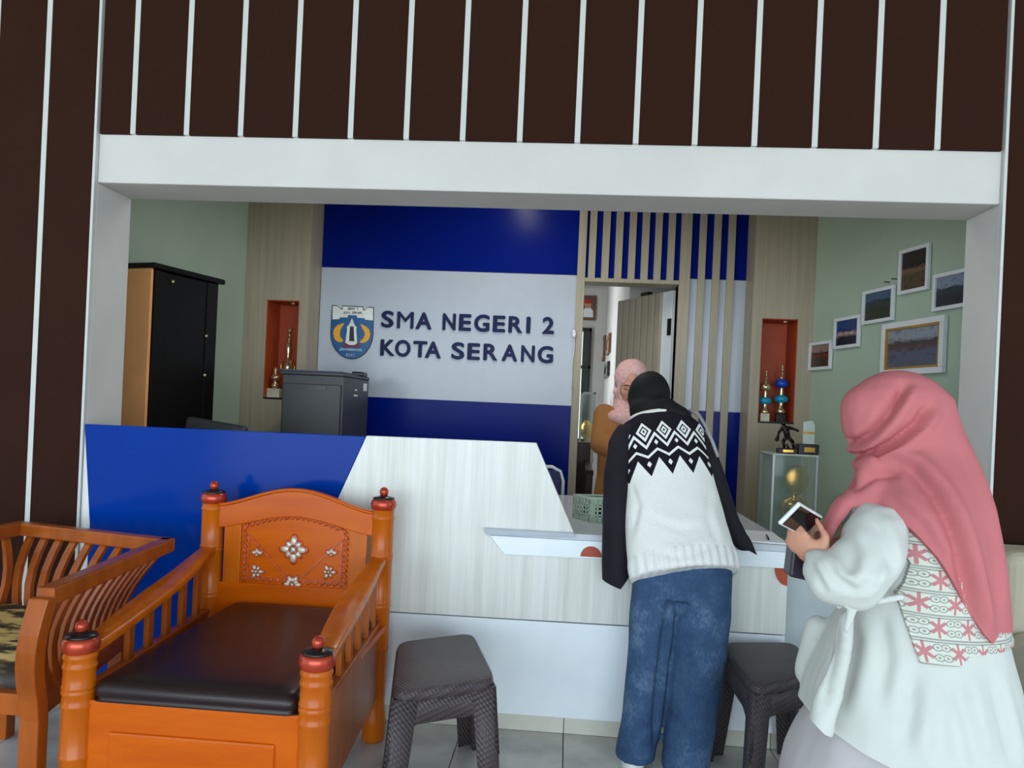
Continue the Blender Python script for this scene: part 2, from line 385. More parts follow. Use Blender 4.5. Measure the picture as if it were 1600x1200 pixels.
# ================================================================== RECEPTION COUNTER
CF = 3.10                                  # front plane of the counter
ct = thing('reception_counter', 'long reception counter with royal blue and pale wood front', 'counter', (-.5, CF+.1, 0))
def fpoly(name, pts, mat, y0, t, bev=.002):    # polygon in the x-z plane, front face at y0, thickness t to the back
    return B().prism([(x, y0, z) for x, z in pts], (0, t, 0)).build(name, mat, ct, bev)
sl = (-.82-(-.924))/(1.166-.913)           # slanted joint between blue and wood
jx = lambda z: -.82-(1.166-z)*sl
fpoly('blue_panel', [(-2.0, .07), (jx(.07)-.003, .07), (-.823, 1.163), (-2.032, 1.158), (-1.99, .74)], MT['blue_gloss'], CF, .03)
fpoly('wood_screen', [(jx(.45)+.0, .45), (.92-.03, .462), (.89, .735), (.045, .735), (.045, .815), (-.123, 1.17), (-.82, 1.166)], MT['pale_wood'], CF-.002, .03)
fpoly('lower_panel', [(jx(.07)+.003, .07), (.89, .07), (.89, .457), (jx(.446), .445)], MT['white_lam2'], CF, .03)
fpoly('ledge', [(-.318, .818), (.047, .818), (.047, .802), (-.305, .792)], MT['white_gloss'], CF-.03, .06, .002)
fpoly('apron', [(-.292, .79), (.905, .79), (.905, .727), (-.232, .717)], MT['white_lam2'], CF-.022, .04, .002)
def halfdisc(x, z, r, a0, a1):
    return B().prism([(x+r*math.cos(math.radians(a0+(a1-a0)*i/16)), CF-.0255, z+r*math.sin(math.radians(a0+(a1-a0)*i/16))) for i in range(17)], (0, .004, 0)).build('decor_disc', MT['orange'], ct)
halfdisc(PZ(0, 0, 0).x*0+P(923, 870, CF).x, .728, .042, 0, 180)
B().prism([(.888, CF-.006, .728)]+[(.888+.05*math.cos(math.radians(180+90*i/10)), CF-.006, .728+.072*math.sin(math.radians(180+90*i/10))) for i in range(11)], (0, .004, 0)).build('decor_disc', MT['orange'], ct)
B().prism([(-.30, CF-.015, .79), (.91, CF-.015, .79), (.91, 4.2, .79), (.10, 4.2, .79), (.10, 4.5, .79), (-.7, 4.5, .79), (-.7, CF+.03, .79), (-.30, CF+.03, .79)], (0, 0, .025)).build('worktop', plain('grey_white_worktop', (196, 200, 210), .22, var=.01), ct, .002)
BX(-2.048, -.12, CF+.03, CF+.06, .0, 1.150).build('back_board', MT['pale_wood'], ct)
BX(-2.0, -.7, CF+.062, 3.75, .72, .745).build('inner_desk', MT['pale_wood'], ct)
BX(.86, .888, CF+.03, 4.15, .07, .79).build('end_board', MT['white_lam2'], ct)
for x in range(12):
    x0 = -2.03+(tx0+2.03) % .41-.41+x*.41; a, b = max(-2.03, x0+.0015), min(.89, x0+.4085)
    if b-a > .02: BX(a, b, CF+.02, CF+.05, 0, .07).build('skirting_tile', MT['skirt_tile'], ct)
tag(BX(-.06, .08, CF+.012, CF+.02, .008, .02).build('mortar_strip', MT['paper']), 'white strip of plaster left along the counter skirting', 'strip') if False else None

# ================================================================== SIGN: crest and letters
YS = YB-.013
sg = thing('sign_lettering', 'raised navy block letters reading SMA NEGERI 2 KOTA SERANG on white panel', 'sign', P(730, 530, YS))
def glyph(ch, h, x0, zb, w=None, y=YS, depth=.012, bold=.008, mat=None, parent=sg, name='letter', fat=.055):
    cu = bpy.data.curves.new(name, 'FONT'); cu.body = ch; cu.size = 1; cu.extrude = .5; cu.offset = bold; cu.resolution_u = 4
    o = bpy.data.objects.new(name, cu); COL.objects.link(o); bpy.context.view_layer.update()
    me = bpy.data.meshes.new_from_object(o.evaluated_get(bpy.context.evaluated_depsgraph_get())); bpy.data.objects.remove(o); bpy.data.curves.remove(cu)
    xs = [v.co.x for v in me.vertices]; ys = [v.co.y for v in me.vertices]
    sx = (w/(max(xs)-min(xs))) if w else h/(max(ys)-min(ys)); sy = h/(max(ys)-min(ys)); mx, my = min(xs), min(ys)
    if fat:
        bm = bmesh.new(); bm.from_mesh(me)
        for dx, dy in ((fat, 0), (fat*.5, fat*.5), (fat*.5, -fat*.5)):
            g_ = bmesh.ops.duplicate(bm, geom=list(bm.verts)[:len(me.vertices)]+list(bm.edges)[:len(me.edges)]+list(bm.faces)[:len(me.polygons)])['geom']
            for q in g_:
                if isinstance(q, bmesh.types.BMVert): q.co.x += dx; q.co.y += dy; q.co.z += .03+abs(dx)*.5+dy*.8
        bm.to_mesh(me); bm.free()
        xs = [v.co.x for v in me.vertices]; ys = [v.co.y for v in me.vertices]; sx = (w/(max(xs)-min(xs))) if w else sx; sy = h/(max(ys)-min(ys)); mx, my = min(xs), min(ys)
    for v in me.vertices:
        x, yy, z = v.co; v.co = V(((x-mx)*sx, -(z+.5)*depth, (yy-my)*sy))
    me.update(); me.materials.append(mat or MT['letter'])
    bm = bmesh.new(); bm.from_mesh(me); bmesh.ops.recalc_face_normals(bm, faces=bm.faces); bm.to_mesh(me); bm.free()
    return link(name, me, (x0, y, zb), parent)
def sgn(txt, boxes):     # boxes: (x0, x1, ytop, ybottom) of every letter in the 480..900 x 440..700 crop at 3.81x
    k = 420/1600
    for ch, (x0, x1, t, b) in zip(txt, boxes):
        a = P(480+x0*k, 440+b*k, YS); c = P(480+x1*k, 440+t*k, YS); bb = P(480+(x0+x1)/2*k, 440+b*k, YS); tt = P(480+(x0+x1)/2*k, 440+t*k, YS)
        glyph(ch, tt.z-bb.z, a.x, bb.z, P(480+x1*k, 440+(t+b)/2*k, YS).x-P(480+x0*k, 440+(t+b)/2*k, YS).x, fat=.018 if ch == 'M' else .048, bold=0 if ch == 'M' else .008)
sgn('SMANEGERI2', [(440, 514, 174, 275), (535, 632, 180, 280), (645, 740, 184, 285), (805, 883, 190, 290), (902, 975, 194, 294), (992, 1084, 196, 300), (1103, 1178, 203, 302), (1196, 1280, 207, 306), (1302, 1327, 210, 308), (1398, 1468, 211, 313)])
sgn('KOTASERANG', [(435, 520, 345, 443), (522, 614, 347, 449), (630, 712, 354, 452), (700, 795, 357, 457), (857, 935, 361, 464), (952, 1027, 367, 467), (1047, 1132, 370, 470), (1156, 1250, 375, 475), (1271, 1352, 380, 480), (1369, 1462, 383, 487)])
k = 100/1091
def CP(x, y, yy): return P(500+x*k, 460+y*k, yy)
cr = thing('school_crest', 'shield shaped school crest with white monument and yellow wreath on blue', 'emblem', CP(545, 1105, YS))
navy = plain('crest_navy_line', (16, 26, 48), .4); cblue = plain('crest_blue', (8, 84, 140), .35); cwhite = plain('crest_white', (226, 228, 222), .4)
cyel = plain('crest_yellow', (236, 164, 10), .4); cred = plain('crest_maroon', (120, 22, 40), .4); cgr = plain('crest_silver_blue', (128, 160, 190), .4)
sh = [(205, 180), (285, 185), (345, 240), (380, 240), (385, 188), (735, 205), (740, 262), (770, 262), (830, 210), (918, 215)]
arc = [(908, 690), (893, 790), (850, 900), (780, 1000), (690, 1070), (600, 1103), (525, 1108), (440, 1090), (350, 1040), (270, 960), (215, 865), (182, 760), (178, 650)]
def crest(name, pts, mat, d, t=.003): return B().prism([CP(x, y, YS-d) for x, y in pts], (0, t, 0)).build(name, mat, cr)
def inset(pts, f, c=(547, 640)): return [(c[0]+(x-c[0])*f, c[1]+(y-c[1])*f) for x, y in pts]
crest('shield_edge', sh+arc, navy, .006, .006)
crest('shield_field', inset(sh+arc, .965), cblue, .008)
crest('castle_band', inset(sh, .965)+[(902, 445), (765, 430), (760, 405), (632, 398), (630, 358), (478, 350), (470, 392), (335, 392), (330, 420), (212, 425)], cwhite, .010)
crest('wreath', [(410, 500), (385, 490), (290, 530), (240, 590), (225, 665), (240, 740), (275, 790), (320, 815), (385, 808), (392, 770), (350, 735), (335, 670), (345, 610), (375, 555)], cyel, .011)
crest('wreath', [(690, 510), (715, 510), (790, 550), (835, 600), (855, 665), (845, 740), (810, 790), (760, 825), (690, 828), (680, 800), (735, 755), (765, 690), (755, 630), (715, 570)], cyel, .011)
crest('base_step', [(410, 815), (660, 825), (692, 900), (372, 900)], cred, .010)
crest('monument', [(545, 405), (585, 510), (605, 545), (630, 560), (615, 590), (632, 830), (590, 862), (500, 862), (430, 825), (465, 590), (455, 555), (492, 520)], cwhite, .012)
crest('monument_core', [(512, 545), (572, 547), (585, 800), (495, 795)], navy, .014)
crest('open_book', [(350, 905), (440, 925), (522, 915), (610, 930), (705, 925), (722, 975), (620, 960), (525, 965), (430, 950), (328, 965)], cgr, .012)
def ctext(txt, x0, x1, yt, yb, mat):
    n = len(txt); w = (x1-x0)/n
    for i, ch in enumerate(txt):
        if ch == ' ': continue
        a = CP(x0+i*w+w*.06, yb, YS-.011); b = CP(x0+(i+1)*w-w*.1, yt, YS-.011)
        glyph(ch, b.z-a.z, a.x, a.z, b.x-a.x, YS-.010, .003, .004, mat, cr, 'character', .03)
ctext('SMAN 2', 470, 655, 222, 262, navy); ctext('KOTA SERANG', 405, 715, 292, 330, navy); ctext('1982', 440, 595, 1008, 1058, cgr)

# ================================================================== CARVED ARMCHAIR
fL, fR = PZ(127, 985, .64), PZ(497, 1010, .64)
xl, xr = -1.335, -.665; yf, yb = 2.12, 2.93
xl, xr = fL.x, fR.x; yf = (fL.y+fR.y)/2
bl, br = P(335, 765, 2.93), P(600, 775, 2.93)
ac = thing('carved_armchair', 'orange varnished carved wooden armchair with dark brown vinyl seat', 'armchair', ((xl+xr)/2, (yf+yb)/2, 0))
def post(x, y, top, r, nodes):
    prof = [(r*.9, 0), (r*1.05, .01), (r*1.05, .05), (r*1.15, .07), (r*1.05, .09), (r*.92, .14)]
    for z in nodes: prof += [(r, z-.007), (r*1.06, z-.003), (r*1.06, z+.003), (r, z+.007)]
    prof += [(r, top-.05)]
    o = B().lathe((x, y, 0), prof, 28).build('post', MT['teak'], ac)
    B().lathe((x, y, 0), [(r*1.0, top-.052), (r*1.12, top-.046), (r*1.18, top-.032), (r*1.12, top-.018), (r*1.02, top-.012)], 28).build('cap_ring', MT['capred'], o)
    B().lathe((x, y, 0), [(r*.98, top-.013), (r*1.0, top-.009), (r*.96, top-.005), (r*.5, top-.001), (r*.3, top+.004)], 28).build('cap_disc', MT['black'], o)
    b = B(); b.ell((x, y, top+.016), r*.42, r*.42, r*.45); b.build('finial_ball', MT['capred'], o)
hf, hb = fL.z, bl.z
for x in (xl, xr): post(x, yf, .635, .042, (.30, .44, .475, .49, .545, .572))
for x, b in ((bl.x, bl), (br.x, br)): post(x, yb, b.z, .042, (.36, .52, .535, .70, .715, .86))
xbl, xbr = bl.x, br.x
# seat box
sd = B(); sd.box(xl+.02, xr-.02, yf-.012, yf+.012, .16, .455); sd.build('front_board', MT['teakx'], ac, .004)
BX(xl+.10, xr-.10, yf-.02, yf-.006, .20, .375).build('front_panel', MT['teakx'], ac, .008)
for a, b in ((xl, xbl), (xr, xbr)): B().bar((a, yf, .31), (b, yb, .31), .024, .29).build('side_board', MT['teak2'], ac, .003)
for a, b in ((xl, xbl), (xr, xbr)): B().bar((a, yf, .463), (b, yb, .463), .034, .02).build('side_rail', MT['teak2'], ac, .003)
BX(xbl, xbr, yb-.012, yb+.012, .16, .46).build('rear_board', MT['teakx'], ac)
BX(xl+.02, xr-.02, yf+.01, yb-.01, .43, .452).build('seat_board', MT['teakx'], ac)
cu = B(); n = 14
def cush(x0, x1, y0, y1, z0, z1, r=.025):
    b = B(); rows = []
    prof = [(-.0, z0), (r*.3, z0+.004), (r*.05, z0+.3*(z1-z0)), (r*.05, z0+.6*(z1-z0)), (r*.35, z1-.008), (r, z1)]
    rings = []
    for ins, z in prof+[(r*3, z1+.004), (r*7, z1+.006)]:
        ring = []; X0, X1, Y0, Y1 = x0+ins, x1-ins, y0+ins, y1-ins; cr_ = .03
        for cx, cy, a0 in ((X1-cr_, Y1-cr_, 0), (X0+cr_, Y1-cr_, 90), (X0+cr_, Y0+cr_, 180), (X1-cr_, Y0+cr_, 270)):
            for k in range(5): a = math.radians(a0+90*k/4); ring.append(V((cx+cr_*math.cos(a), cy+cr_*math.sin(a), z)))
        rings.append(ring)
    return b.loft(rings)
cush(xl+.045, xr-.045, yf-.022, yb-.03, .456, .512).build('seat_cushion', MT['leather'], ac)
# arm rests: wavy boards
for a, b, sgn_ in ((xl, xbl, 1), (xr, xbr, -1)):
    rings = []
    for i in range(25):
        t = i/24; y = yf+.03+(yb-yf-.06)*t; x = a+(b-a)*t+sgn_*.01*math.sin(math.pi*t)
        z = .585+.115*(t*t*(3-2*t))+.012*math.sin(2*math.pi*t); w = .03+.014*math.sin(math.pi*min(1, t*1.1)); h = .014
        rings.append([V((x+sx*w, y, z+sz*h)) for sx, sz in ((-1, -1), (1, -1), (1, .6), (.8, 1), (-.8, 1), (-1, .6))])
    B().loft(rings).build('armrest', MT['teak'], ac, .003)
    for i in range(5):
        t = .3+.14*i; y = yf+(yb-yf)*t; x = a+(b-a)*t
        BX(x-.009, x+.009, y-.016, y+.016, .47, .585+.1*(t*t*(3-2*t))).build('arm_slat', MT['teak2'], ac, .002)
# back
def arch(t, z0, rise): return z0+rise*(math.sin(math.pi*t)**1.6)
xs = [xbl+.03+(xbr-xbl-.06)*i/30 for i in range(31)]
top = [(x, arch(i/30, .882, .072)) for i, x in enumerate(xs)]; bot = [(x, arch(i/30, .79, .055)) for i, x in enumerate(xs)]
B().prism([(x, yb-.022, z) for x, z in top]+[(x, yb-.022, z) for x, z in bot[::-1]], (0, .04, 0)).build('crest_rail', MT['teakx'], ac, .004)
lip = [V((x, yb-.024, z-.003)) for x, z in top]; B().tube(lip, .007, 8).build('crest_moulding', MT['teakx'], ac)
pl, pr = P(378, 860, yb).x, P(546, 870, yb).x
BX(xbl+.055, pl, yb-.016, yb+.014, .535, .84).build('stile', MT['teak'], ac, .003)
BX(pr, xbr-.055, yb-.016, yb+.014, .535, .84).build('stile', MT['teak'], ac, .003)
BX(xbl+.035, xbr-.035, yb-.018, yb+.016, .45, .578).build('lower_rail', MT['teakx'], ac, .003)
pz0 = .578; pcx = (pl+pr)/2; pw = pr-pl
def ptop(x): return .80+.058*math.cos((x-pcx)/(pw/2)*math.pi/2.2)
pp = [(pl+pw*i/20) for i in range(21)]
pan = B().prism([(pl, yb-.006, pz0), (pr, yb-.006, pz0)]+[(x, yb-.006, ptop(x)) for x in pp[::-1]], (0, .014, 0)).build('carved_panel', MT['teakx'], ac)
# rope carving around the panel
rope = B(); path = [V((pl+.014, 0, pz0+.014+(ptop(pl)-pz0-.03)*i/9)) for i in range(10)]+[V((x, 0, ptop(x)-.016)) for x in [pl+.02+(pw-.04)*i/17 for i in range(18)]]
path += [V((pr-.014, 0, ptop(pr)-.03-(ptop(pr)-pz0-.04)*i/9)) for i in range(10)]+[V((pr-.02-(pw-.04)*i/15, 0, pz0+.014)) for i in range(16)]
for i, p in enumerate(path):
    q = path[(i+1) % len(path)]-p; a = math.atan2(q.z, q.x)+.7
    rope.ell((p.x, yb-.008, p.z), .015, .006, .0055, Matrix.Rotation(-a, 3, 'Y'), 8, 6)
rope.build('rope_carving', MT['carve'], pan)
rd = B()
for x0, z0, x1, z1 in ((pl+.03, .765, pcx-.02, .60), (pr-.03, .765, pcx+.02, .60), (pl+.03, .60, pl+.03, .76), (pr-.03, .60, pr-.03, .76), (pl+.03, .60, pcx-.03, .60), (pr-.03, .60, pcx+.03, .60)):
    rd.bar((x0, yb-.007, z0), (x1, yb-.007, z1), .006, .006, (0, 1, 0))
rd.build('carved_ridge', MT['carve'], pan)
def flower(cx, cz, r, n=8, a0=0, a1=360):
    b = B(); c2 = B()
    for i in range(n):
        a = math.radians(a0+(a1-a0)*i/(n if a1-a0 == 360 else n-1)); rr = r*(1 if i % 2 == 0 else .78)
        b.ell((cx+math.cos(a)*rr*.62, yb-.010, cz+math.sin(a)*rr*.62), rr*.4, .006, rr*.24, Matrix.Rotation(-a, 3, 'Y'), 8, 6)
        c2.ell((cx+math.cos(a)*rr*.72, yb-.0075, cz+math.sin(a)*rr*.72), rr*.5, .004, rr*.34, Matrix.Rotation(-a, 3, 'Y'), 8, 6)
    b.ell((cx, yb-.012, cz), r*.2, .007, r*.2)
    c2.build('flower_ground', MT['carve'], pan); b.build('flower', MT['silver'], pan)
    t = B(); t.tube([(cx+r*.34*math.cos(i*math.pi/8), yb-.014, cz+r*.34*math.sin(i*math.pi/8)) for i in range(16)], r*.06, 6, True); t.build('flower_ring', MT['carve'], pan)
fc = P(460, 858, yb); flower(fc.x, fc.z, .05)
for px, py in ((402, 892), (515, 893)): c = P(px, py, yb); flower(c.x, c.z, .028, 6)
for px, py in ((403, 866), (519, 866)): c = P(px, py, yb); flower(c.x, c.z, .024, 5, 30, 150)
c = P(458, 915, yb); flower(c.x, pz0+.004, .034, 7, 0, 180)

# ================================================================== SLATTED BARREL CHAIR
zt = .74
A, Bc, Cc = PZ(80, 930, zt), PZ(281, 853, zt), PZ(32, 825, zt)
A.x = min(A.x, xl-.075); Bc.x = min(Bc.x, xbl-.09)
Dd = V((Cc.x-.06, A.y+.02, zt))
A2 = V((A.x-.035, A.y+.03, .43)); B2 = V((Bc.x-.07, Bc.y-.16, .43)); C2 = V((Cc.x+.12, Cc.y-.2, .43)); D2 = V((Dd.x+.05, A.y+.03, .43))
sc_ = thing('slatted_armchair', 'reddish slatted wooden armchair with gold and black cushion', 'armchair', ((A.x+Dd.x)/2, (A.y+Bc.y)/2, 0))
for p, q in ((A, Bc), (Bc, Cc), (Cc, Dd)):
    d = (q-p).normalized(); B().bar(p-d*.02, q+d*.02, .05, .05).build('top_rail', MT['teak2'], sc_, .006)
for p, q in ((A2, B2), (B2, C2), (C2, D2), (D2, A2)):
    d = (q-p).normalized(); B().bar(p-d*.015, q+d*.015, .04, .06).build('seat_rail', MT['teak2'], sc_, .004)
for (p, q), (p2, q2), n in (((A, Bc), (A2, B2), 11), ((Bc, Cc), (B2, C2), 9), ((Cc, Dd), (C2, D2), 9)):
    for i in range(n):
        t = (i+.8)/(n+.6); a = p.lerp(q, t)-V((0, 0, .02)); b = p2.lerp(q2, t)+V((0, 0, .03)); d = (q-p).normalized(); rings = []
        out = d.cross(V((0, 0, 1)))
        for j in range(6):
            s_ = j/5; c = b.lerp(a, s_)+out*(-.03*math.sin(math.pi*s_)) ; rings.append([c+d*(u*.015)+out*(w*.008) for u, w in ((-1, -1), (1, -1), (1, 1), (-1, 1))])
        B().loft(rings, True, False).build('slat', MT['teak2'], sc_)
for p, p2 in ((A, A2), (Dd, D2)):
    s_ = 1 if p is A else -1; rings = []
    for j in range(13):
        t = j/12
        if t < .55:
            u = t/.55; c = p.lerp(p2, u)+V((.0, -.02-.035*math.sin(math.pi*u), 0))
        else: u = (t-.55)/.45; c = V((p2.x, p2.y-.02, p2.z*(1-u)))
        w = .028; rings.append([c+V((i*w, k*.022, 0)) for i, k in ((-1, -1), (1, -1), (1, 1), (-1, 1))])
    B().loft(rings, True, False).build('front_leg', MT['teak2'], sc_, .004)
for p2 in (B2, C2): B().bar((p2.x, p2.y, 0), (p2.x, p2.y, .44), .05, .05, (0, 1, 0)).build('rear_leg', MT['teak2'], sc_, .004)
cc = B(); rg = []
cen = (A2+B2+C2+D2)/4
for f, z in ((.93, .44), (.955, .455), (.96, .48), (.93, .505), (.8, .52), (.5, .528)):
    ring = []
    cs = [A2, B2, C2, D2]
    for i in range(4):
        for u in (.06, .3, .5, .7, .94): q = cs[i].lerp(cs[(i+1) % 4], u); ring.append(V((cen.x+(q.x-cen.x)*f, cen.y+(q.y-cen.y)*f, z)))
    rg.append(ring)
cc.loft(rg).build('seat_cushion', MT['camo'], sc_)

# ================================================================== PLASTIC STOOLS
def stool(label, corners, h):
    cs = [V((p.x, p.y, 0)) for p in corners]; c = sum(cs, V())/4
    t = thing('plastic_stool', label, 'stool', c, 'dark brown plastic stools')
    def rr(f, z, n=6, r=.16):
        ring = []; pts = [c+(p-c)*f for p in cs]
        for i in range(4):
            p, a, b = pts[i], pts[i-1], pts[(i+1) % 4]; s0 = p.lerp(a, r); s1 = p.lerp(b, r)
            for k in range(n): u = k/(n-1); q = s0.lerp(p, u).lerp(p.lerp(s1, u), u); ring.append(V((q.x, q.y, z)))
        return ring
    top = B(); top.loft([rr(.93, h-.034), rr(1.032, h-.034), rr(1.025, h-.014), rr(1.005, h-.004), rr(.96, h), rr(.5, h+.001)]); top.build('seat', MT['stool'], t)
    sk = B()
    for i in range(4):       # side skirts with an arch between the legs
        a, b = cs[i], cs[(i+1) % 4]; m_ = []; N = 12
        up = []; lo = []; ui = []; li = []
        for k in range(N+1):
            u = k/N; e = abs(u-.5)*2; zl = h-.10-.13*max(0, (e-.5)/.5)**2
            fo = 1.02+.21*(h-zl)/h; p = a.lerp(b, u)
            up.append(V((*(c+(p-c)*1.02).xy, h-.025))); lo.append(V((*(c+(p-c)*fo).xy, zl)))
            ui.append(V((*(c+(p-c)*.97).xy, h-.025))); li.append(V((*(c+(p-c)*(fo-.06)).xy, zl)))
        n = N+1; vs_ = up+lo+ui+li; f_ = []
        for k in range(N):
            f_ += [(k, k+1, n+k+1, n+k), (2*n+k, 3*n+k, 3*n+k+1, 2*n+k+1), (n+k, n+k+1, 3*n+k+1, 3*n+k), (k, 2*n+k, 2*n+k+1, k+1)]
        f_ += [(0, n, 3*n, 2*n), (N, 2*n+N, 3*n+N, n+N)]
        w = B(); w.add(vs_, f_, True); w.build('skirt', MT['stool'], t)
    for i in range(4):       # splayed L-section legs
        p, a, b = cs[i], cs[i-1], cs[(i+1) % 4]; da, db = (a-p).normalized(), (b-p).normalized(); rings = []
        for z in (h-.03, h-.2, 0):
            f = 1.02+.22*(h-z)/h; q = c+(p-c)*f; w = .088-.02*(h-z)/h; th = .016
            pts = [q+da*w, q+da*.02, q+(da+db)*.005, q+db*.02, q+db*w, q+db*w+da*th, q+(da+db)*th, q+da*w+db*th]
            rings.append([V((s.x, s.y, z)) for s in pts])
        B().loft(rings, True, True).build('leg', MT['stool'], t)
    return t
hs = .45
stool('dark brown woven plastic stool between the carved armchair and jeans wearer', [PZ(614, 1082, hs), PZ(774, 1060, hs), PZ(738, 988, hs), PZ(622, 1002, hs)], hs)
q0, q1, q2, q3 = PZ(1188, 1072, hs), PZ(1275, 1040, hs), PZ(1237, 1000, hs), PZ(1135, 1002, hs)
stool('dark brown plastic stool in front of grey marble panel beside pink hijab wearer', [PZ(1180, 1075, hs), PZ(1283, 1050, hs), PZ(1240, 1003, hs), PZ(1128, 1003, hs)], hs)

# ================================================================== INNER ROOM FURNITURE
# black wardrobe along the left wall
a, b = P(237, 409, 3.95), P(342, 437, 4.45)
wd = thing('wardrobe', 'tall black wardrobe with peach side panel by green wall', 'cupboard', (a.x-.15, 4.2, 0))
wz = (a.z+b.z)/2; d = V((b.x-a.x, b.y-a.y, 0)); L = d.length; d.normalize(); s_ = V((-d.y, d.x, 0)); s_ = s_ if s_.x < 0 else -s_; a0 = V((a.x, a.y, 0)); dep = .4
dep = .2
def wbox(n_, u0, u1, v0, v1, z0, z1, m_, bev=.003, par=None):
    c = a0+d*((u0+u1)/2)+s_*((v0+v1)/2)+V((0, 0, (z0+z1)/2)); return B().obox(c, d*((u1-u0)/2), s_*((v1-v0)/2), V((0, 0, (z1-z0)/2))).build(n_, m_, par or wd, bev)
wbox('side_panel', 0, .018, .0, dep, 0, wz-.03, MT['peach']); wbox('side_panel', L-.018, L, .0, dep, 0, wz-.03, MT['black_wood'])
wbox('carcass', .018, L-.018, .02, dep, 0, wz-.03, MT['black_wood'])
wbox('top_board', -.005, L+.03, -.025, dep, wz-.03, wz, MT['black_wood'], .006)
dr = wbox('door', .022, L-.022, -.004, .018, .06, wz-.035, MT['black_wood'])
wbox('stile', L-.10, L-.022, -.010, -.004, .06, wz-.035, MT['black_wood'], .002, dr); wbox('stile', .022, .08, -.010, -.004, .06, wz-.035, MT['black_wood'], .002, dr)
for u, z in ((L-.1, 1.42), (L-.1, 1.65), (.14, wz-.08)): b_ = B(); b_.ell(a0+d*u-s_*.014+V((0, 0, z)), .01); b_.build('knob', MT['champagne'], dr)
# filing cabinet
fa, fb = P(440, 582, 4.55), P(536, 592, 4.55); fz = 1.455; fd = 5.15
fc_ = thing('filing_cabinet', 'charcoal metal filing cabinet under blue folder behind the counter', 'cabinet', ((fa.x+fb.x)/2, 4.85, 0))
BX(fa.x, fb.x, 4.57, fd, .03, fz).build('body', MT['fileside'], fc_, .004)
for z0, z1 in ((.06, .39), (.405, .735), (.75, 1.08), (1.095, 1.4)):
    dw = BX(fa.x+.012, fb.x-.012, 4.548, 4.575, z0, z1).build('drawer', MT['bplastic'], fc_, .004)
    BX(fa.x+.12, fb.x-.1, 4.54, 4.55, z1-.03, z1-.018).build('handle', MT['black'], dw)
BX(fa.x-.01, fb.x+.005, 4.54, fd, fz, fz+.018).build('top', MT['bplastic'], fc_, .004)
BX(fb.x, fb.x+.002, 5.02, 5.1, 1.38, 1.43).build('sticker', MT['paper'], fc_)
BX(fb.x, fb.x+.002, 4.82, 4.86, 1.375, 1.385).build('sticker', MT['paper'], fc_); BX(fb.x, fb.x+.002, 4.8, 4.88, 1.34, 1.35).build('sticker', MT['paper'], fc_)
fo = thing('document_folder', 'dark blue folder lying on top of filing cabinet', 'folder', ((fa.x+fb.x)/2-.01, 4.75, fz+.018))
BX(fa.x-.02, fb.x-.02, 4.56, 4.98, fz+.018, fz+.024).build('cover', plain('dark_blue_cover', (26, 34, 80), .5), fo)
BX(fa.x-.015, fb.x-.025, 4.57, 4.97, fz+.024, fz+.03).build('sheets', plain('grey_sheets', (92, 98, 112), .7), fo)
tag(BX(fb.x-.08, fb.x+.0, 5.0, 5.12, fz+.018, fz+.05).build('stapler', MT['black'], None, .01, 3), 'small black box at rear of filing cabinet top', 'box')
# dark office chair tip behind the counter
oc = P(368, 664, 4.05)
ch = thing('office_chair', 'dark office chair showing above blue counter edge', 'chair', (oc.x, 4.25, 0))
B().obox((oc.x-.13, 4.05, oc.z-.215), V((.17, 0, -.02)), V((0, .025, 0)), V((.03, 0, .23))).build('backrest', MT['bplastic'], ch, .02, 3)
BX(oc.x-.26, oc.x+.06, 4.08, 4.45, .44, .52).build('seat', MT['bplastic'], ch, .02, 3)
BX(oc.x-.155, oc.x-.105, 4.07, 4.11, .48, .9).build('back_support', MT['black'], ch); B().cyl((oc.x-.13, 4.26, .06), (oc.x-.13, 4.26, .45), .025).build('column', MT['black'], ch)
for i in range(5): a_ = i*2*math.pi/5; B().bar((oc.x-.13, 4.26, .07), (oc.x-.13+.2*math.cos(a_), 4.26+.2*math.sin(a_), .05), .04, .03).build('foot', MT['black'], ch)
# folding chair with white tube frame and blue back
f0, f1 = P(853, 729, 4.62), P(879, 772, 4.62)
fx1 = f1.x; fx0 = fx1-.40
fch = thing('tube_chair', 'white tube framed chair with dark blue back behind the worktop', 'chair', ((fx0+fx1)/2, 4.75, 0))
pts = [V((fx0, 4.6, .42)), V((fx0, 4.62, f0.z-.07)), V((fx0+.02, 4.62, f0.z-.025)), V((fx0+.07, 4.62, f0.z)), V((fx1-.07, 4.62, f0.z)), V((fx1-.02, 4.62, f0.z-.025)), V((fx1, 4.62, f0.z-.08)), V((fx1, 4.6, .42))]
B().tube(pts, .011).build('back_frame', MT['steel'], fch)
BX(fx0+.012, fx1-.012, 4.61, 4.63, f0.z-.26, f0.z-.02).build('backrest', plain('dark_blue_vinyl', (28, 34, 92), .5), fch, .008)
BX(fx0, fx1, 4.6, 4.98, .42, .46).build('seat', plain('dark_blue_seat_vinyl', (28, 34, 92), .5), fch, .015)
for x in (fx0, fx1):
    for y in (4.6, 4.97): B().cyl((x, y, 0), (x, y, .42), .011).build('leg', MT['steel'], fch)
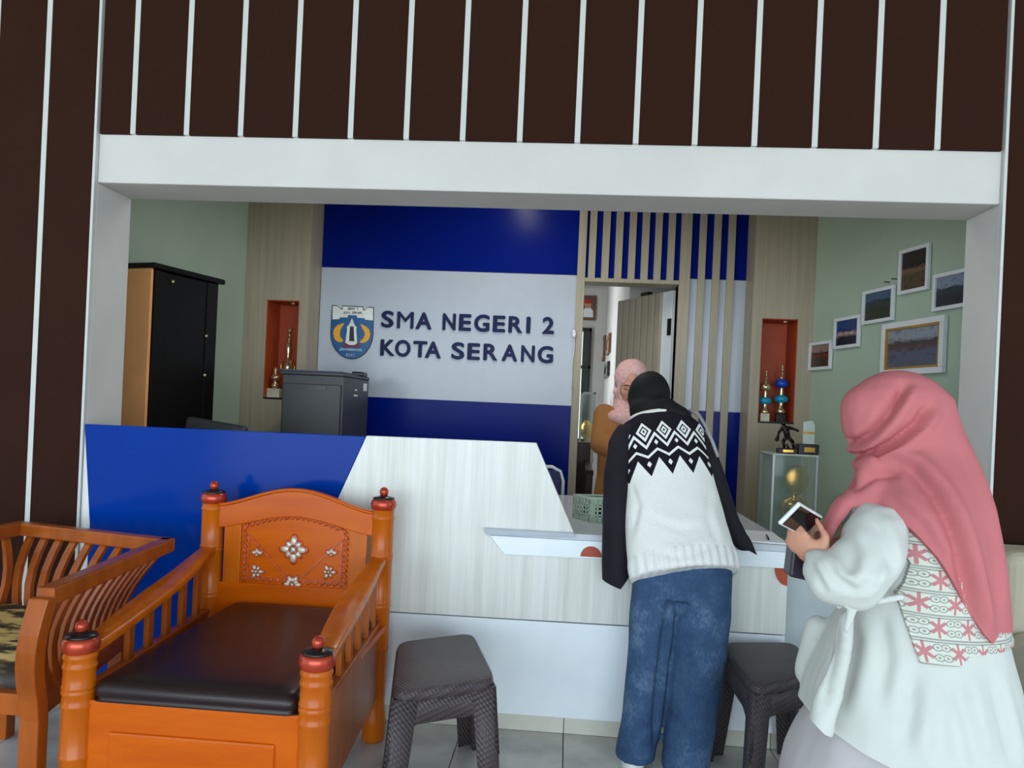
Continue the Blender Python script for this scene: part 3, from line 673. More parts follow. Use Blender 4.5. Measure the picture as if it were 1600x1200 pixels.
# basket on the worktop
bz = .815
k0 = PZ(899, 805, bz); k1 = PZ(921, 815.5, bz)
bk = thing('plastic_basket', 'pale mint perforated plastic basket on grey worktop', 'basket', (k1.x+.03, k1.y+.12, bz))
bh = .105
def bside(p, q, nx, nz, name='side'):
    # wall with square holes built as a lattice of bars
    p, q = V(p), V(q); d = (q-p); Ln = d.length; d.normalize(); nr = d.cross(V((0, 0, 1)))*.0018; b = B()
    for i in range(nx+1):
        u = Ln*(.06+.88*i/nx); w = .0042 if 0 < i < nx else Ln*.06
        for_c = p+d*u; b.obox(for_c+V((0, 0, bh/2)), d*w, nr, V((0, 0, bh/2)))
    for j in range(nz+1):
        z = .012+(bh-.03)*j/nz; w = .0036 if 0 < j < nz else .011
        b.obox(p+d*(Ln/2)+V((0, 0, z)), d*(Ln/2), nr, V((0, 0, w)))
    return b.build(name, MT['mint'], bk)
c0, c1 = V((k1.x-.075, k1.y+.10, bz)), V((k1.x, k1.y, bz)); c2 = V((k1.x+.20, k1.y+.055, bz)); c3 = c2+(c0-c1)
for p, q, nx in ((c0, c1, 5), (c1, c2, 8), (c2, c3, 5), (c3, c0, 8)):
    bside(p, q, nx, 4)
B().tube([p+V((0, 0, bh)) for p in (c0, c1, c2, c3)], .006, 8, True).build('rim', MT['mint'], bk)
B().prism([c0, c1, c2, c3], (0, 0, .004)).build('base', MT['mint'], bk)
mid = (c0+c1+c2+c3)/4
bo = B(); bo.obox(mid+V((.005, .0, .042)), V((.075, .02, 0)), V((-.025, .045, 0)), V((0, .0, .036))); tag(bo.build('dark_filler', MT['darkcloth'], None, .012, 3), 'dark cloth filler added in mint basket to darken its holes', 'dark_filler')  # added dark block, sized to fill the basket so its holes look shaded
# papers on the right end of the worktop
pc = PZ(1195, 836, .817)
pp_ = B(); pp_.prism([(pc.x-.12, CF+.02, .816), (pc.x+.03, CF+.0, .816), (pc.x+.05, CF+.30, .816), (pc.x-.1, CF+.32, .816)], (0, 0, .006)); tag(pp_.build('paper_sheets', MT['paper']), 'loose white papers at right end of the grey worktop', 'paper')
pn = B(); pn.cyl((pc.x-.03, CF+.05, .827), (pc.x-.01, CF+.16, .827), .004); tag(pn.build('pen', MT['black']), 'black pen lying on papers at worktop end', 'pen')
# beige sofa back at the right edge
sx, sz = P(1552, 856, 2.95)[0], P(1580, 857, 2.95)[2]
sf = thing('sofa', 'beige upholstered sofa against brown wall at right edge', 'sofa', (sx+.9, 2.7, 0))
BX(sx, sx+1.8, 2.85, 3.1, .08, sz).build('backrest', MT['beige_fab'], sf, .05, 4); BX(sx+.02, sx+1.78, 2.3, 2.86, .1, .42).build('seat', MT['beige_fab'], sf, .05, 4)
BX(sx, sx+.18, 2.3, 2.86, .08, .6).build('armrest', MT['beige_fab'], sf, .05, 4); BX(sx+1.62, sx+1.8, 2.3, 2.86, .08, .6).build('armrest', MT['beige_fab'], sf, .05, 4)
for x in (sx+.1, sx+1.7):
    for y in (2.36, 3.02): BX(x-.03, x+.03, y-.03, y+.03, 0, .1).build('foot', MT['black'], sf)

# ================================================================== PICTURES
def photo(name, sky, mid, ground, dark, seed, hz=.5):
    m = M(name, .25); v = m.coord('Generated'); x, y, z = m.xyz(v)
    n1 = m.noise(m.coord('Generated', (4, 4, 7), (seed, seed*2, 0)), 1.2, 5, .6); hh = z+(n1-.5)*.35
    base = m.ramp(hh, [(.0, ground), (hz-.12, ground), (hz, mid), (hz+.12, dark), (hz+.2, sky)])
    m.color(m.mix((n1 > .6)*.5, base, dark)); return m.m
def frame(label, corners, t, fw_, prints, fm, mat_w=None, group='framed pictures on the green wall', name='framed_picture', inner=None):
    # corners: bottom-left, bottom-right, top-right, top-left (world points on the wall plane)
    bl_, br_, tr_, tl_ = [V(c) for c in corners]; c = (bl_+br_+tr_+tl_)/4
    ux = (br_-bl_).normalized(); w = ((br_-bl_).length+(tr_-tl_).length)/2; h = ((tl_-bl_).length+(tr_-br_).length)/2
    uz = ((tl_-bl_).normalized()+(tr_-br_).normalized()).normalized(); uz = (uz-ux*uz.dot(ux)).normalized(); nr = ux.cross(uz)
    f = thing(name, label, 'picture', c-uz*h/2, group)
    def bx_(cu, cv, hu, hv, d0, d1): return B().obox(c+ux*cu+uz*cv+nr*((d0+d1)/2), ux*hu, uz*hv, nr*((d1-d0)/2))
    for cu, cv, hu, hv in ((0, h/2-fw_/2, w/2, fw_/2), (0, -h/2+fw_/2, w/2, fw_/2), (-w/2+fw_/2, 0, fw_/2, h/2-fw_), (w/2-fw_/2, 0, fw_/2, h/2-fw_)):
        bx_(cu, cv, hu, hv, 0, t).build('frame_bar', fm, f, .002)
    iw, ih = w/2-fw_, h/2-fw_
    if inner:
        for cu, cv, hu, hv in ((0, ih-.006, iw, .006), (0, -ih+.006, iw, .006), (-iw+.006, 0, .006, ih), (iw-.006, 0, .006, ih)): bx_(cu, cv, hu, hv, .002, t*.85).build('gilt_fillet', inner, f)
    bx_(0, 0, iw, ih, .001, t*.45).build('print', prints, f)
    return f, c, ux, uz, nr, w, h
wdir = V((R2-BRx, WB-YC, 0)).normalized(); wn_ = V((wdir.y, -wdir.x, 0)); wn_ = wn_ if wn_.x < 0 else -wn_
wp0 = V((BRx, YC, 0))+wn_*.004
def PR(px, py):                      # point of the right wall seen at a pixel
    r = ray(px, py); t = (wp0-CAM).dot(wn_)/r.dot(wn_); return CAM+r*t
def zz(x, y): return 1160+x*.225, 320+y*.225
def pic(label, pts, pr, fm=None, fw_=.02, inner=None, t=.018):
    c = [PR(*zz(*p)) for p in pts]                       # bl br tr tl
    bl_, br_, tr_, tl_ = c
    x0 = (bl_+tl_)/2; x1 = (br_+tr_)/2; z0 = (bl_.z+br_.z)/2; z1 = (tl_.z+tr_.z)/2
    return frame(label, [(x0.x, x0.y, z0), (x1.x, x1.y, z0), (x1.x, x1.y, z1), (x0.x, x0.y, z1)], t, fw_, pr, fm or MT['frame_white'], inner=inner)
pic('lowest and leftmost white framed photo, reddish brown, beside the niche pillar', [(478, 1152), (632, 1140), (622, 942), (470, 962)], photo('photo_print_redbrown', (140, 120, 110), (120, 60, 44), (70, 54, 50), (50, 26, 24), 1))
pic('white framed photo with deep blue sky and pale crowd', [(655, 1004), (832, 984), (818, 765), (640, 795)], photo('photo_print_bluesky', (30, 62, 120), (190, 160, 160), (24, 30, 48), (30, 40, 84), 2, .45))
pic('white framed dim grey blue landscape photo next to wall nails', [(852, 838), (1072, 795), (1055, 555), (840, 612)], photo('photo_print_dim', (70, 92, 120), (52, 64, 66), (44, 54, 44), (38, 50, 60), 3, .55))
pic('topmost white framed photo, tall, showing dark group indoors', [(1105, 632), (1318, 580), (1302, 258), (1092, 335)], photo('photo_print_dark', (44, 42, 40), (120, 92, 72), (84, 70, 48), (26, 22, 22), 4, .5))
pic('white framed photo half hidden by the right jamb', [(1342, 742), (1620, 700), (1620, 430), (1332, 490)], photo('photo_print_trees', (128, 140, 160), (52, 60, 64), (40, 46, 48), (48, 58, 68), 5, .45))
pic('largest picture, white frame with gilt edge, building panorama', [(995, 1190), (1430, 1165), (1415, 752), (975, 848)], photo('photo_print_building', (140, 148, 160), (84, 66, 68), (86, 92, 112), (72, 62, 66), 6, .52), None, .032, MT['frame_gold'], .025)
for px, py, lb in ((1389, 441, 'small dark nail in the green wall, left one of the pair'), (1400, 436, 'small dark nail in the green wall nearest the topmost photo')):
    q = PR(px, py); nl = B(); nl.cyl(q-wn_*.004, q+wn_*.03, .003); tag(nl.build('wall_nail', MT['bronze']), lb, 'nail', 'nails in the green wall')
# office portrait and small frames
def FR(x0, y0, x1, y1, Y): a = P(x0, y1, Y); b = P(x1, y0, Y); return [(a.x, Y, a.z), (b.x, Y, a.z), (b.x, Y, b.z), (a.x, Y, b.z)]
fq = frame('gilt framed portrait of a figure in white on office wall', FR(904, 463, 932, 500, OY-.002), .03, .03, plain('portrait_ground', (92, 84, 92), .4), MT['frame_brown'], group='office pictures', name='framed_portrait')
f_, c_, ux_, uz_, nr_, w_, h_ = fq
b_ = B(); b_.prism([c_+ux_*(x*w_)+uz_*(z*h_)+nr_*.016 for x, z in ((-.3, -.38), (.36, -.38), (.33, -.1), (.14, .04), (-.05, .05), (-.22, -.06))], nr_*.002); b_.build('white_jacket', MT['paper'], f_)
b_ = B(); b_.ell(c_+ux_*.02*w_+uz_*.14*h_+nr_*.017, .05, .003, .055); b_.build('portrait_face', MT['skin'], f_)
b_ = B(); b_.ell(c_+ux_*.0*w_+uz_*.26*h_+nr_*.019, .06, .003, .03); b_.build('red_headcloth', MT['tred'], f_)
def wallpic(label, px0, px1, py0, py1, fm, pr):      # on the office side wall at x = .455
    a, b = PX(px0, py1, .452), PX(px1, py0, .452); ya, yb_ = a.y, b.y; z0, z1 = a.z, P(0, 0, 1).z*0+PX(px0, py0, .452).z
    return frame(label, [(.452, ya, z0), (.452, yb_, z0), (.452, yb_, z1), (.452, ya, z1)], .03, .05, pr, fm, group='office pictures')
pale = plain('pale_certificate', (220, 206, 196), .5)
wallpic('tall walnut framed certificate furthest along the office side wall', 941.5, 946.5, 535, 568, MT['frame_brown'], pale)
wallpic('upper dark framed certificate nearer on the office side wall', 950, 955, 530, 556, MT['frame_brown'], pale)
wallpic('small dark framed photo low on the office side wall', 947, 953, 572, 592, MT['black'], plain('dim_photo', (90, 100, 110), .5))

# ================================================================== TROPHIES
def trophy(label, c, h, parts, base=None, group=None, fig=None):
    """parts: (r, z) profile pieces, heights as fractions of h: (name, material, [(r,z)...])"""
    t = thing('trophy', label, 'trophy', c, group)
    for nm, mt, pr in parts: B().lathe(c, [(r*h, z*h) for r, z in pr], 20).build(nm, mt, t)
    if base: w, hh, mt = base; BX(c[0]-w, c[0]+w, c[1]-w*.7, c[1]+w*.7, c[2], c[2]+hh).build('base', mt, t, .003)
    if fig: fig(t, V(c), h)
    return t
def cup_handles(t, c, h, z, r, mat):
    for s_ in (-1, 1):
        B().tube([c+V((s_*r*h*math.cos(a), 0, z*h+r*h*.9*math.sin(a))) for a in [math.radians(-60+20*i) for i in range(9)]], .006*h*2, 6).build('handle', mat, t)
def winged(t, c, h):
    b = B(); b.chain([c+V((0, 0, .78*h)), c+V((.01*h, 0, .86*h)), c+V((0, 0, .92*h))], [.018*h, .022*h, .016*h]); b.ell(c+V((0, 0, .955*h)), .02*h); b.chain([c+V((0, 0, .9*h)), c+V((.03*h, 0, .99*h))], [.01*h, .006*h]); b.build('figurine', MT['champagne'], t)
n0y = YC+.11
a = P(431, 622, n0y); b = P(433, 588, n0y); zc = 1.309
trophy('short pale gold trophy on ivory marble block in the left niche', (a.x, n0y-.03, zc), .22, [('stem', MT['champagne'], [(.05, .3), (.1, .34), (.12, .42), (.05, .5), (.05, .56), (.14, .6), (.15, .68), (.08, .72), (.04, .8), (.07, .9), (.02, 1.0)])], (.045, .065, MT['marble']), 'trophies in the wall niches')
a = P(443, 600, n0y+.05)
trophy('tall pale gold trophy with figurine in the left niche', (a.x+.01, n0y+.09, zc), .52, [('foot', MT['champagne'], [(.1, 0), (.1, .05), (.05, .1), (.04, .2), (.06, .28), (.03, .32)]), ('cup', MT['champagne'], [(.03, .32), (.055, .37), (.075, .44), (.05, .5), (.025, .52), (.03, .6), (.045, .68), (.04, .75), (.02, .79)])], None, 'trophies in the wall niches', lambda t, c, h: (winged(t, c, h), cup_handles(t, c, h, .44, .1, MT['gold'])))
def niche_trophy(label, px, yy, h):
    c = P(px, 655, yy)
    trophy(label, (c.x, yy, 1.297), h, [('stem', MT['champagne'], [(.05, .14), (.09, .17), (.06, .22), (.03, .26), (.05, .33), (.04, .48), (.03, .62), (.05, .66), (.03, .74), (.02, .82)]), ('ring', MT['cyan'], [(.05, .33), (.11, .35), (.12, .4), (.1, .44), (.05, .46)]), ('cup', MT['tblue'] if h > .36 else MT['champagne'], [(.03, .58), (.1, .61), (.11, .66), (.08, .72), (.03, .73)])], (.03, .055, MT['black'] if h > .36 else MT['marble']), 'trophies in the wall niches', lambda t, c, h: winged(t, c, h))
niche_trophy('blue and pale gold trophy in middle of right niche', 1219, YC+.09, .40)
niche_trophy('pale gold trophy with cyan ring at left side of right niche', 1194, YC+.05, .355)
# glass display case with a large trophy, in the right corner
g0, g1 = P(1208, 711, 4.55), P(1279, 715, 4.55)
gx0, gx1, gz = g0.x, g1.x, (g0.z+g1.z)/2; gy0, gy1 = 4.55, 4.85
gc = thing('display_case', 'glass display case holding gold trophy in the right corner', 'display case', ((gx0+gx1)/2, 4.7, 0))
BX(gx0, gx1, gy0, gy1, 0, .30).build('plinth', MT['greymarble'], gc)
fr = MT['steel']
al = plain('grey_aluminium', (168, 174, 172), .4, .4)
for x in (gx0, gx1-.012):
    for y in (gy0, gy1-.012): BX(x, x+.012, y, y+.012, .30, gz).build('corner_post', al, gc)
BX(gx0, gx1, gy0, gy1, gz, gz+.012).build('top_board', plain('grey_green_top', (176, 186, 178), .4), gc, .002)
BX(gx0+.012, gx1-.012, gy0+.002, gy0+.007, .30, gz).build('pane', MT['glass'], gc); BX(gx0+.002, gx0+.007, gy0+.012, gy1-.012, .30, gz).build('pane', MT['glass'], gc)
BX(gx0+.012, gx1-.012, gy1-.01, gy1-.004, .30, gz).build('back_board', plain('grey_green_back', (150, 164, 152), .6), gc)
tc = P(1244, 760, 4.7); bz_ = .305; th = P(1244, 724, 4.7).z-bz_
trophy('large gold and red cup trophy inside glass display case', (tc.x, 4.7, bz_), th, [('foot', MT['tred'], [(.1, 0), (.1, .06), (.05, .08), (.05, .12)]), ('stem', MT['gold'], [(.03, .12), (.03, .3), (.06, .34), (.03, .38), (.03, .48)]), ('collar', MT['tred'], [(.03, .48), (.09, .5), (.1, .53), (.05, .56)]), ('bowl', MT['gold'], [(.03, .55), (.06, .57), (.09, .62), (.1, .68), (.05, .7), (.03, .72), (.03, .76)])], None, None,
       lambda t, c, h: (cup_handles(t, c, h, .64, .1, MT['gold']), B().lathe(c, [(.03*h, .3*h), (.08*h, .31*h), (.09*h, .35*h), (.03*h, .37*h)]).build('collar', MT['tred'], t), (lambda b: (b.ell(c+V((0, 0, .87*h)), .095*h, .02*h, .12*h), b.build('medal', MT['gold'], t)))(B())))
# bronze player figurine and plaque on top of the case
zt_ = gz+.012
fp = P(1229, 708, 4.62)
sf_ = thing('figurine', 'dark bronze figurine of a player on top of the display case', 'figurine', (fp.x, 4.62, zt_))
BX(fp.x-.055, fp.x+.055, 4.59, 4.65, zt_, zt_+.03).build('base', MT['bronze'], sf_, .003); BX(fp.x-.03, fp.x+.03, 4.586, 4.59, zt_+.008, zt_+.022).build('plate', MT['gold'], sf_)
b = B(); q = lambda x, z, y=0: V((fp.x+x, 4.62+y, zt_+z))
b.chain([q(.04, .035), q(.032, .07), q(.0, .1)], [.008, .01, .013]); b.chain([q(-.015, .035), q(-.022, .07), q(-.003, .1)], [.008, .01, .013]); b.chain([q(0, .1), q(-.012, .145)], [.017, .02])
b.chain([q(-.03, .147), q(.01, .15)], [.012, .012]); b.chain([q(-.03, .147), q(-.05, .12), q(-.055, .09)], [.01, .008, .007]); b.chain([q(.01, .15), q(.035, .145), q(.06, .135)], [.01, .008, .007]); b.ell(q(-.058, .08), .013); b.ell(q(-.025, .178), .015, .015, .018); b.chain([q(.01, .03), q(.0, .05)], [.006, .006])
b.build('body', MT['bronze'], sf_)
pq = P(1262, 712, 4.6)
pk = thing('award_plaque', 'white award plaque on black block on top of the display case', 'trophy', (pq.x, 4.6, zt_))
BX(pq.x-.06, pq.x+.055, 4.57, 4.65, zt_, zt_+.06).build('base', MT['black'], pk, .004); BX(pq.x-.03, pq.x+.03, 4.566, 4.57, zt_+.015, zt_+.042).build('plate', MT['gold'], pk)
wp = plain('clear_acrylic_plaque', (196, 206, 196), .15)
B().prism([(pq.x-.03, 4.6, zt_+.06), (pq.x+.035, 4.6, zt_+.06), (pq.x+.035, 4.6, zt_+.17), (pq.x+.02, 4.6, zt_+.2), (pq.x-.03, 4.6, zt_+.19)], (0, .02, 0)).build('plaque', wp, pk, .003)
BX(pq.x-.031, pq.x+.034, 4.597, 4.6, zt_+.12, zt_+.132).build('band', MT['gold'], pk)
# office furniture glimpsed through the door
o0, o1 = P(908, 612, 8.2), P(931, 614, 8.2)
oc2 = thing('office_case', 'narrow glass trophy case seen through the office doorway', 'display case', ((o0.x+o1.x)/2, 8.35, 0))
for x in (o0.x, o1.x-.02):
    for y in (8.2, 8.48): BX(x, x+.02, y, y+.02, 0, o0.z).build('post', al, oc2)
for z in (0.02, .8, o0.z): BX(o0.x, o1.x, 8.2, 8.5, z-.02, z).build('shelf', al, oc2)
BX(o0.x, o1.x, 8.203, 8.207, .8, o0.z-.02).build('pane', MT['glass'], oc2)
c = ((o0.x+o1.x)/2, 8.35, .8)
trophy('gold trophy in the glass case seen through the office doorway', c, .42, [('cup', MT['gold'], [(.12, 0), (.12, .06), (.04, .12), (.04, .5), (.14, .6), (.16, .85), (.06, 1)])])
w0 = P(902, 690, 6.6)
ws = thing('wooden_settee', 'dark polished wooden settee inside office doorway', 'chair', (w0.x+.08, 6.7, 0))
BX(w0.x-.5, w0.x+.13, 6.5, 7.1, .38, .44).build('seat', MT['darkwood'], ws, .01)
BX(w0.x-.5, w0.x+.13, 7.04, 7.1, .44, w0.z-.02).build('backrest', MT['darkwood'], ws, .01)
B().bar((w0.x+.11, 6.45, .8), (w0.x+.11, 7.1, .86), .07, .05).build('armrest', MT['darkwood'], ws, .01)
B().bar((w0.x+.11, 6.48, .44), (w0.x+.11, 6.48, .8), .06, .06, (0, 1, 0)).build('arm_post', MT['darkwood'], ws, .01)
for i in range(3): B().bar((w0.x+.11, 6.6+.13*i, .44), (w0.x+.11, 6.6+.13*i, .82), .03, .02, (0, 1, 0)).build('spindle', MT['darkwood'], ws)
for x in (w0.x-.45, w0.x+.1):
    for y in (6.52, 7.06): BX(x-.03, x+.03, y-.03, y+.03, 0, .38).build('leg', MT['darkwood'], ws)
# cord hanging beside the door
hc = P(897, 522, YB-.05)
hk = thing('hanging_cord', 'thin white cord with small plug hanging beside doorway', 'cord', (hc.x, YB-.05, hc.z-.4))
b = B(); b.tube([(hc.x+.006*math.sin(i*.9), YB-.053, hc.z-.05*i) for i in range(9)], .003, 6); b.build('wire', MT['steel'], hk)
b = B(); b.ell((hc.x, YB-.058, hc.z), .016, .01, .03); b.build('plug', MT['steel'], hk)

# ================================================================== PEOPLE
def bake(o):
    dg = bpy.context.evaluated_depsgraph_get(); dg.update()
    me = bpy.data.meshes.new_from_object(o.evaluated_get(dg)); return me
def organic(name, b, mat, parent, voxel=.008, smooth=6, disp=None, cut=None, attrs=None, sub=None):
    """union of overlapping closed shapes -> one continuous smooth surface; optional fold displacement, garment cut and float attributes"""
    me = bpy.data.meshes.new('tmp'); me.from_pydata([tuple(p) for p in b.v], [], b.f)
    bm = bmesh.new(); bm.from_mesh(me); bmesh.ops.recalc_face_normals(bm, faces=bm.faces); bm.to_mesh(me); bm.free()
    o = bpy.data.objects.new('tmp', me); COL.objects.link(o)
    r = o.modifiers.new('r', 'REMESH'); r.mode = 'VOXEL'; r.voxel_size = voxel; r.use_smooth_shade = True
    if smooth: s_ = o.modifiers.new('s', 'SMOOTH'); s_.factor = .5; s_.iterations = smooth
    bpy.context.view_layer.update(); me2 = bake(o); o.modifiers.clear(); o.data = me2; bpy.data.meshes.remove(me)
    if disp:
        ds = [disp(v.co, v.normal) for v in me2.vertices]; cs = [v.co+v.normal*d_ for v, d_ in zip(me2.vertices, ds)]
        for v, c in zip(me2.vertices, cs): v.co = c
        me2.update()
        s_ = o.modifiers.new('s', 'SMOOTH'); s_.factor = .5; s_.iterations = 4
        bpy.context.view_layer.update(); me4 = bake(o); o.modifiers.clear(); o.data = me4; bpy.data.meshes.remove(me2); me2 = me4
    if cut:
        cm = bpy.data.meshes.new('cut'); cm.from_pydata([tuple(p) for p in cut.v], [], cut.f)
        bm = bmesh.new(); bm.from_mesh(cm); bmesh.ops.recalc_face_normals(bm, faces=bm.faces); bmesh.ops.triangulate(bm, faces=bm.faces); bm.to_mesh(cm); bm.free()
        co = bpy.data.objects.new('cut', cm); COL.objects.link(co)
        bo_ = o.modifiers.new('b', 'BOOLEAN'); bo_.operation = 'INTERSECT'; bo_.object = co; bo_.solver = 'EXACT'
        bpy.context.view_layer.update(); me3 = bake(o); o.modifiers.clear(); o.data = me3; bpy.data.meshes.remove(me2); me2 = me3
        bpy.data.objects.remove(co); bpy.data.meshes.remove(cm)
    bpy.data.objects.remove(o)
    lo = V([min(v.co[i] for v in me2.vertices) for i in range(3)]); hi = V([max(v.co[i] for v in me2.vertices) for i in range(3)])
    if attrs:
        for an, fn in attrs.items():
            at = me2.attributes.new(an, 'FLOAT', 'POINT'); at.data.foreach_set('value', [fn(v.co) for v in me2.vertices])
    o0 = V(((lo.x+hi.x)/2, (lo.y+hi.y)/2, lo.z)); me2.transform(Matrix.Translation(-o0))
    me2.materials.clear(); me2.materials.append(mat); me2.name = name
    for p in me2.polygons: p.use_smooth = True
    if cut:
        for e in me2.edges: pass
        try: me2.set_sharp_from_angle(angle=math.radians(50))
        except Exception: pass
    return link(name, me2, o0, parent)
def ering(c, ax, ay, n=24, sq=2.0):
    out = []
    for i in range(n):
        a = 2*math.pi*i/n; ca, sa = math.cos(a), math.sin(a)
        out.append(c+ax*(abs(ca)**(2/sq)*(1 if ca > 0 else -1))+ay*(abs(sa)**(2/sq)*(1 if sa > 0 else -1)))
    return out
def head(b, c, f, u, s=1.0):
    c = V(c); f = V(f).normalized(); u = V(u); u = (u-f*u.dot(f)).normalized(); r = f.cross(u); R = Matrix((r, f, u)).transposed()
    e = lambda x, y, z, a, bb, cc: b.ell(c+(r*x+f*y+u*z)*s, a*s, bb*s, cc*s, R)
    e(0, -.01, .03, .074, .094, .088); e(0, .025, -.01, .066, .068, .085); e(0, .035, -.06, .047, .05, .045); e(0, .068, -.088, .018, .016, .016)
    for x in (-1, 1): e(x*.036, .068, -.022, .022, .02, .024); e(x*.03, .083, .024, .026, .009, .008); e(x*.074, -.005, -.01, .01, .022, .032)
    b.chain([c+(f*.09+u*.016)*s, c+(f*.106-u*.012)*s, c+(f*.112-u*.026)*s], [.008*s, .009*s, .0125*s])
    for x in (-1, 1): e(x*.011, .1, -.03, .009, .01, .008)
    e(0, .087, -.051, .021, .010, .0065); e(0, .085, -.063, .018, .010, .0065)
    return c, f, u, r
def face_parts(parent, c, f, u, r, s=1.0, closed=True):
    R = Matrix((r, f, u)).transposed()
    for x in (-1, 1):
        if closed:     # lowered lids: a lash line
            b = B(); b.tube([c+(r*(x*.03+.014*t)+f*(.087-.004*t*t)+u*(.001-.004*(1-t*t)))*s for t in (-1, -.5, 0, .5, 1)], .0026*s, 6); b.build('eye', MT['eye'], parent)
        b = B(); b.tube([c+(r*(x*.03+.018*t)+f*(.0905-.006*t*t)+u*(.022+.004*(1-t*t)))*s for t in (-1, -.5, 0, .5, 1)], .003*s, 6); b.build('eyebrow', MT['eye'], parent)
    b = B(); b.ell(c+(f*.093-u*.057)*s, .02*s, .006*s, .007*s, R); b.build('lips', MT['lips'], parent)
def hand(b, w, d, n, side, curl=(.3, .5, .4), s=1.0, tcurl=.3, spread=.0):
    """five fingers: w wrist, d pointing direction, n palm side, side=+1/-1 picks the thumb's side"""
    w = V(w); d = V(d).normalized(); n = V(n); n = (n-d*n.dot(d)).normalized(); lat = d.cross(n)*side; R = Matrix((lat, d, n)).transposed()
    b.ell(w+d*.045*s, .038*s, .052*s, .016*s, R); b.ell(w+(d*.062)*s, .037*s, .03*s, .013*s, R); b.ell(w+(d*.03+lat*.024+n*.006)*s, .018*s, .03*s, .014*s, R)
    for i, L in enumerate((.068, .076, .07, .055)):
        p = w+(d*(.088-.004*abs(i-1))+lat*(.0285-.019*i))*s; q = (d+lat*spread*(1.5-i)).normalized(); pts = [p]; ang = 0
        for k, fr_ in enumerate((.45, .3, .25)):
            ang += curl[k]; p = p+(q*math.cos(ang)+n*math.sin(ang))*(L*fr_*s); pts.append(p)
        b.chain(pts, [.0092*s, .0086*s, .0078*s, .0068*s])
    p = w+(d*.022+lat*.03)*s; q = (d*.55+lat*.8+n*.2).normalized(); p1 = p+q*.035*s; q2 = (d*.9+lat*(.35-tcurl)+n*(.2+tcurl)).normalized(); p2 = p1+q2*.03*s; p3 = p2+q2*.022*s
    b.chain([p, p1, p2, p3], [.013*s, .011*s, .0095*s, .0078*s])
def creases(lines, te=.3):
    """cloth folds: lines = (points, width, height, valley) measured sideways in the x-z plane; gives displacement at a point"""
    segs = []
    for pts, w, h_, val in lines:
        L = []; acc = 0
        for a, b in zip(pts[:-1], pts[1:]):
            d = V((b.x-a.x, b.z-a.z)); L.append((a.x, a.z, d, d.length_squared, acc, d.length)); acc += d.length
        segs.append((L, w, h_, val, sum(p.y for p in pts)/len(pts), acc))
    def f(c):
        t_ = 0
        for L, w, h_, val, ym, tot in segs:
            best = 9; sg_ = 1; end = 0
            for ax2, az, d, l2, a0_, ln in L:
                px_, pz_ = c.x-ax2, c.z-az; t = (px_*d.x+pz_*d.y)/l2; tc_ = max(0, min(1, t)); qx, qz = px_-d.x*tc_, pz_-d.y*tc_; ds = math.hypot(qx, qz)
                if ds < best: best = ds; end = (a0_+ln*tc_)/tot; sg_ = 1 if d.x*pz_-d.y*px_ > 0 else -1
            if best < 3*w and abs(c.y-ym) < .16:
                u = sg_*best/w
                tp = min(1, end/te, (1-end)/te); tp = tp*tp*(3-2*tp)
                t_ += tp*h_*(math.exp(-(u-.55)**2*1.6)-val*math.exp(-(u+.55)**2*2.6))
        return t_
    return f
def N3(c, sx, sy, sz, o=0): return noise.noise(V((c.x*sx+o, c.y*sy+o*.7, c.z*sz)))

# ---------------- person in patterned sweater leaning over the counter
MT['blackcloth'] = plain('black_matte_cloth', (30, 28, 36), .8, spec=.25, var=.12, scale=7, bump=.1, bscale=200)
MT['hijab_black'] = plain('black_hijab_cloth', (16, 15, 19), .75, spec=.3, var=.15, scale=8)
m = M('blue_denim', .85, spec=.2); v = m.coord(); f1 = m.noise(v, 6, 5, .65); f2 = m.noise(m.coord(scale=(1, 1, .5)), 140, 2)
m.color(m.ramp(f1*.75+f2*.25, [(.32, (44, 66, 98)), (.52, (62, 88, 124)), (.72, (108, 132, 162))])); m.bump(f2, .2, .003); MT['denim'] = m.m
m = M('fair_isle_knit', .9, spec=.15); pu, pd = m.attr('pu'), m.attr('pd')
per = .078; x = pu/per; fx = ((x-.5).fr()-.5).abs()*per                 # distance to the diamond axis
hx_ = ((x).fr()-.5).abs()*per                                           # distance to the axis between diamonds
dm = fx/.030+((pd-.125).abs())/.046
ringw = (dm < 1.0)*(dm > .62)+(dm < .42)*(dm > .16)
z1 = ((pd+fx*1.45-.196).abs() < .0085)*(pd > .12)
z2 = ((pd+fx*.75-.238).abs() < .006)
dots = ((fx/.009+(pd-.268).abs()/.013) < 1.0)+((hx_/.008+(pd-.178).abs()/.012) < 1.0)
teeth = (pd+hx_*-1.9) > .245
white = ringw+z1+z2+dots+teeth
rib = (((pu*210).sin())*.5+.5)*(m.attr('ph') < .05)
knit = m.noise(m.coord(scale=(1, 1, 2.2)), 170, 2)
m.color(m.mix(white.min(1.0), (30, 28, 36), (250, 250, 248))); m.bump(knit+rib*2.0, .55, .006); MT['knit'] = m.m
Hh, Kk = P(1068, 893, 2.85), P(1024, 648, 3.16); ax_ = (Kk-Hh); LT = ax_.length; ax_.normalize()
uu = V((1, 0, 0)); uu = (uu-ax_*uu.dot(ax_)).normalized(); ww = ax_.cross(uu); ww = ww if ww.y > 0 else -ww
p1 = thing('person', 'person in black and white patterned sweater and blue jeans leaning over the counter', 'person', PZ(1035, 1198, 0))
def tor(t, hw, hd, off=0): return ering(Hh+ax_*(LT*t)+ww*off, uu*hw, ww*hd, 28, 2.3)
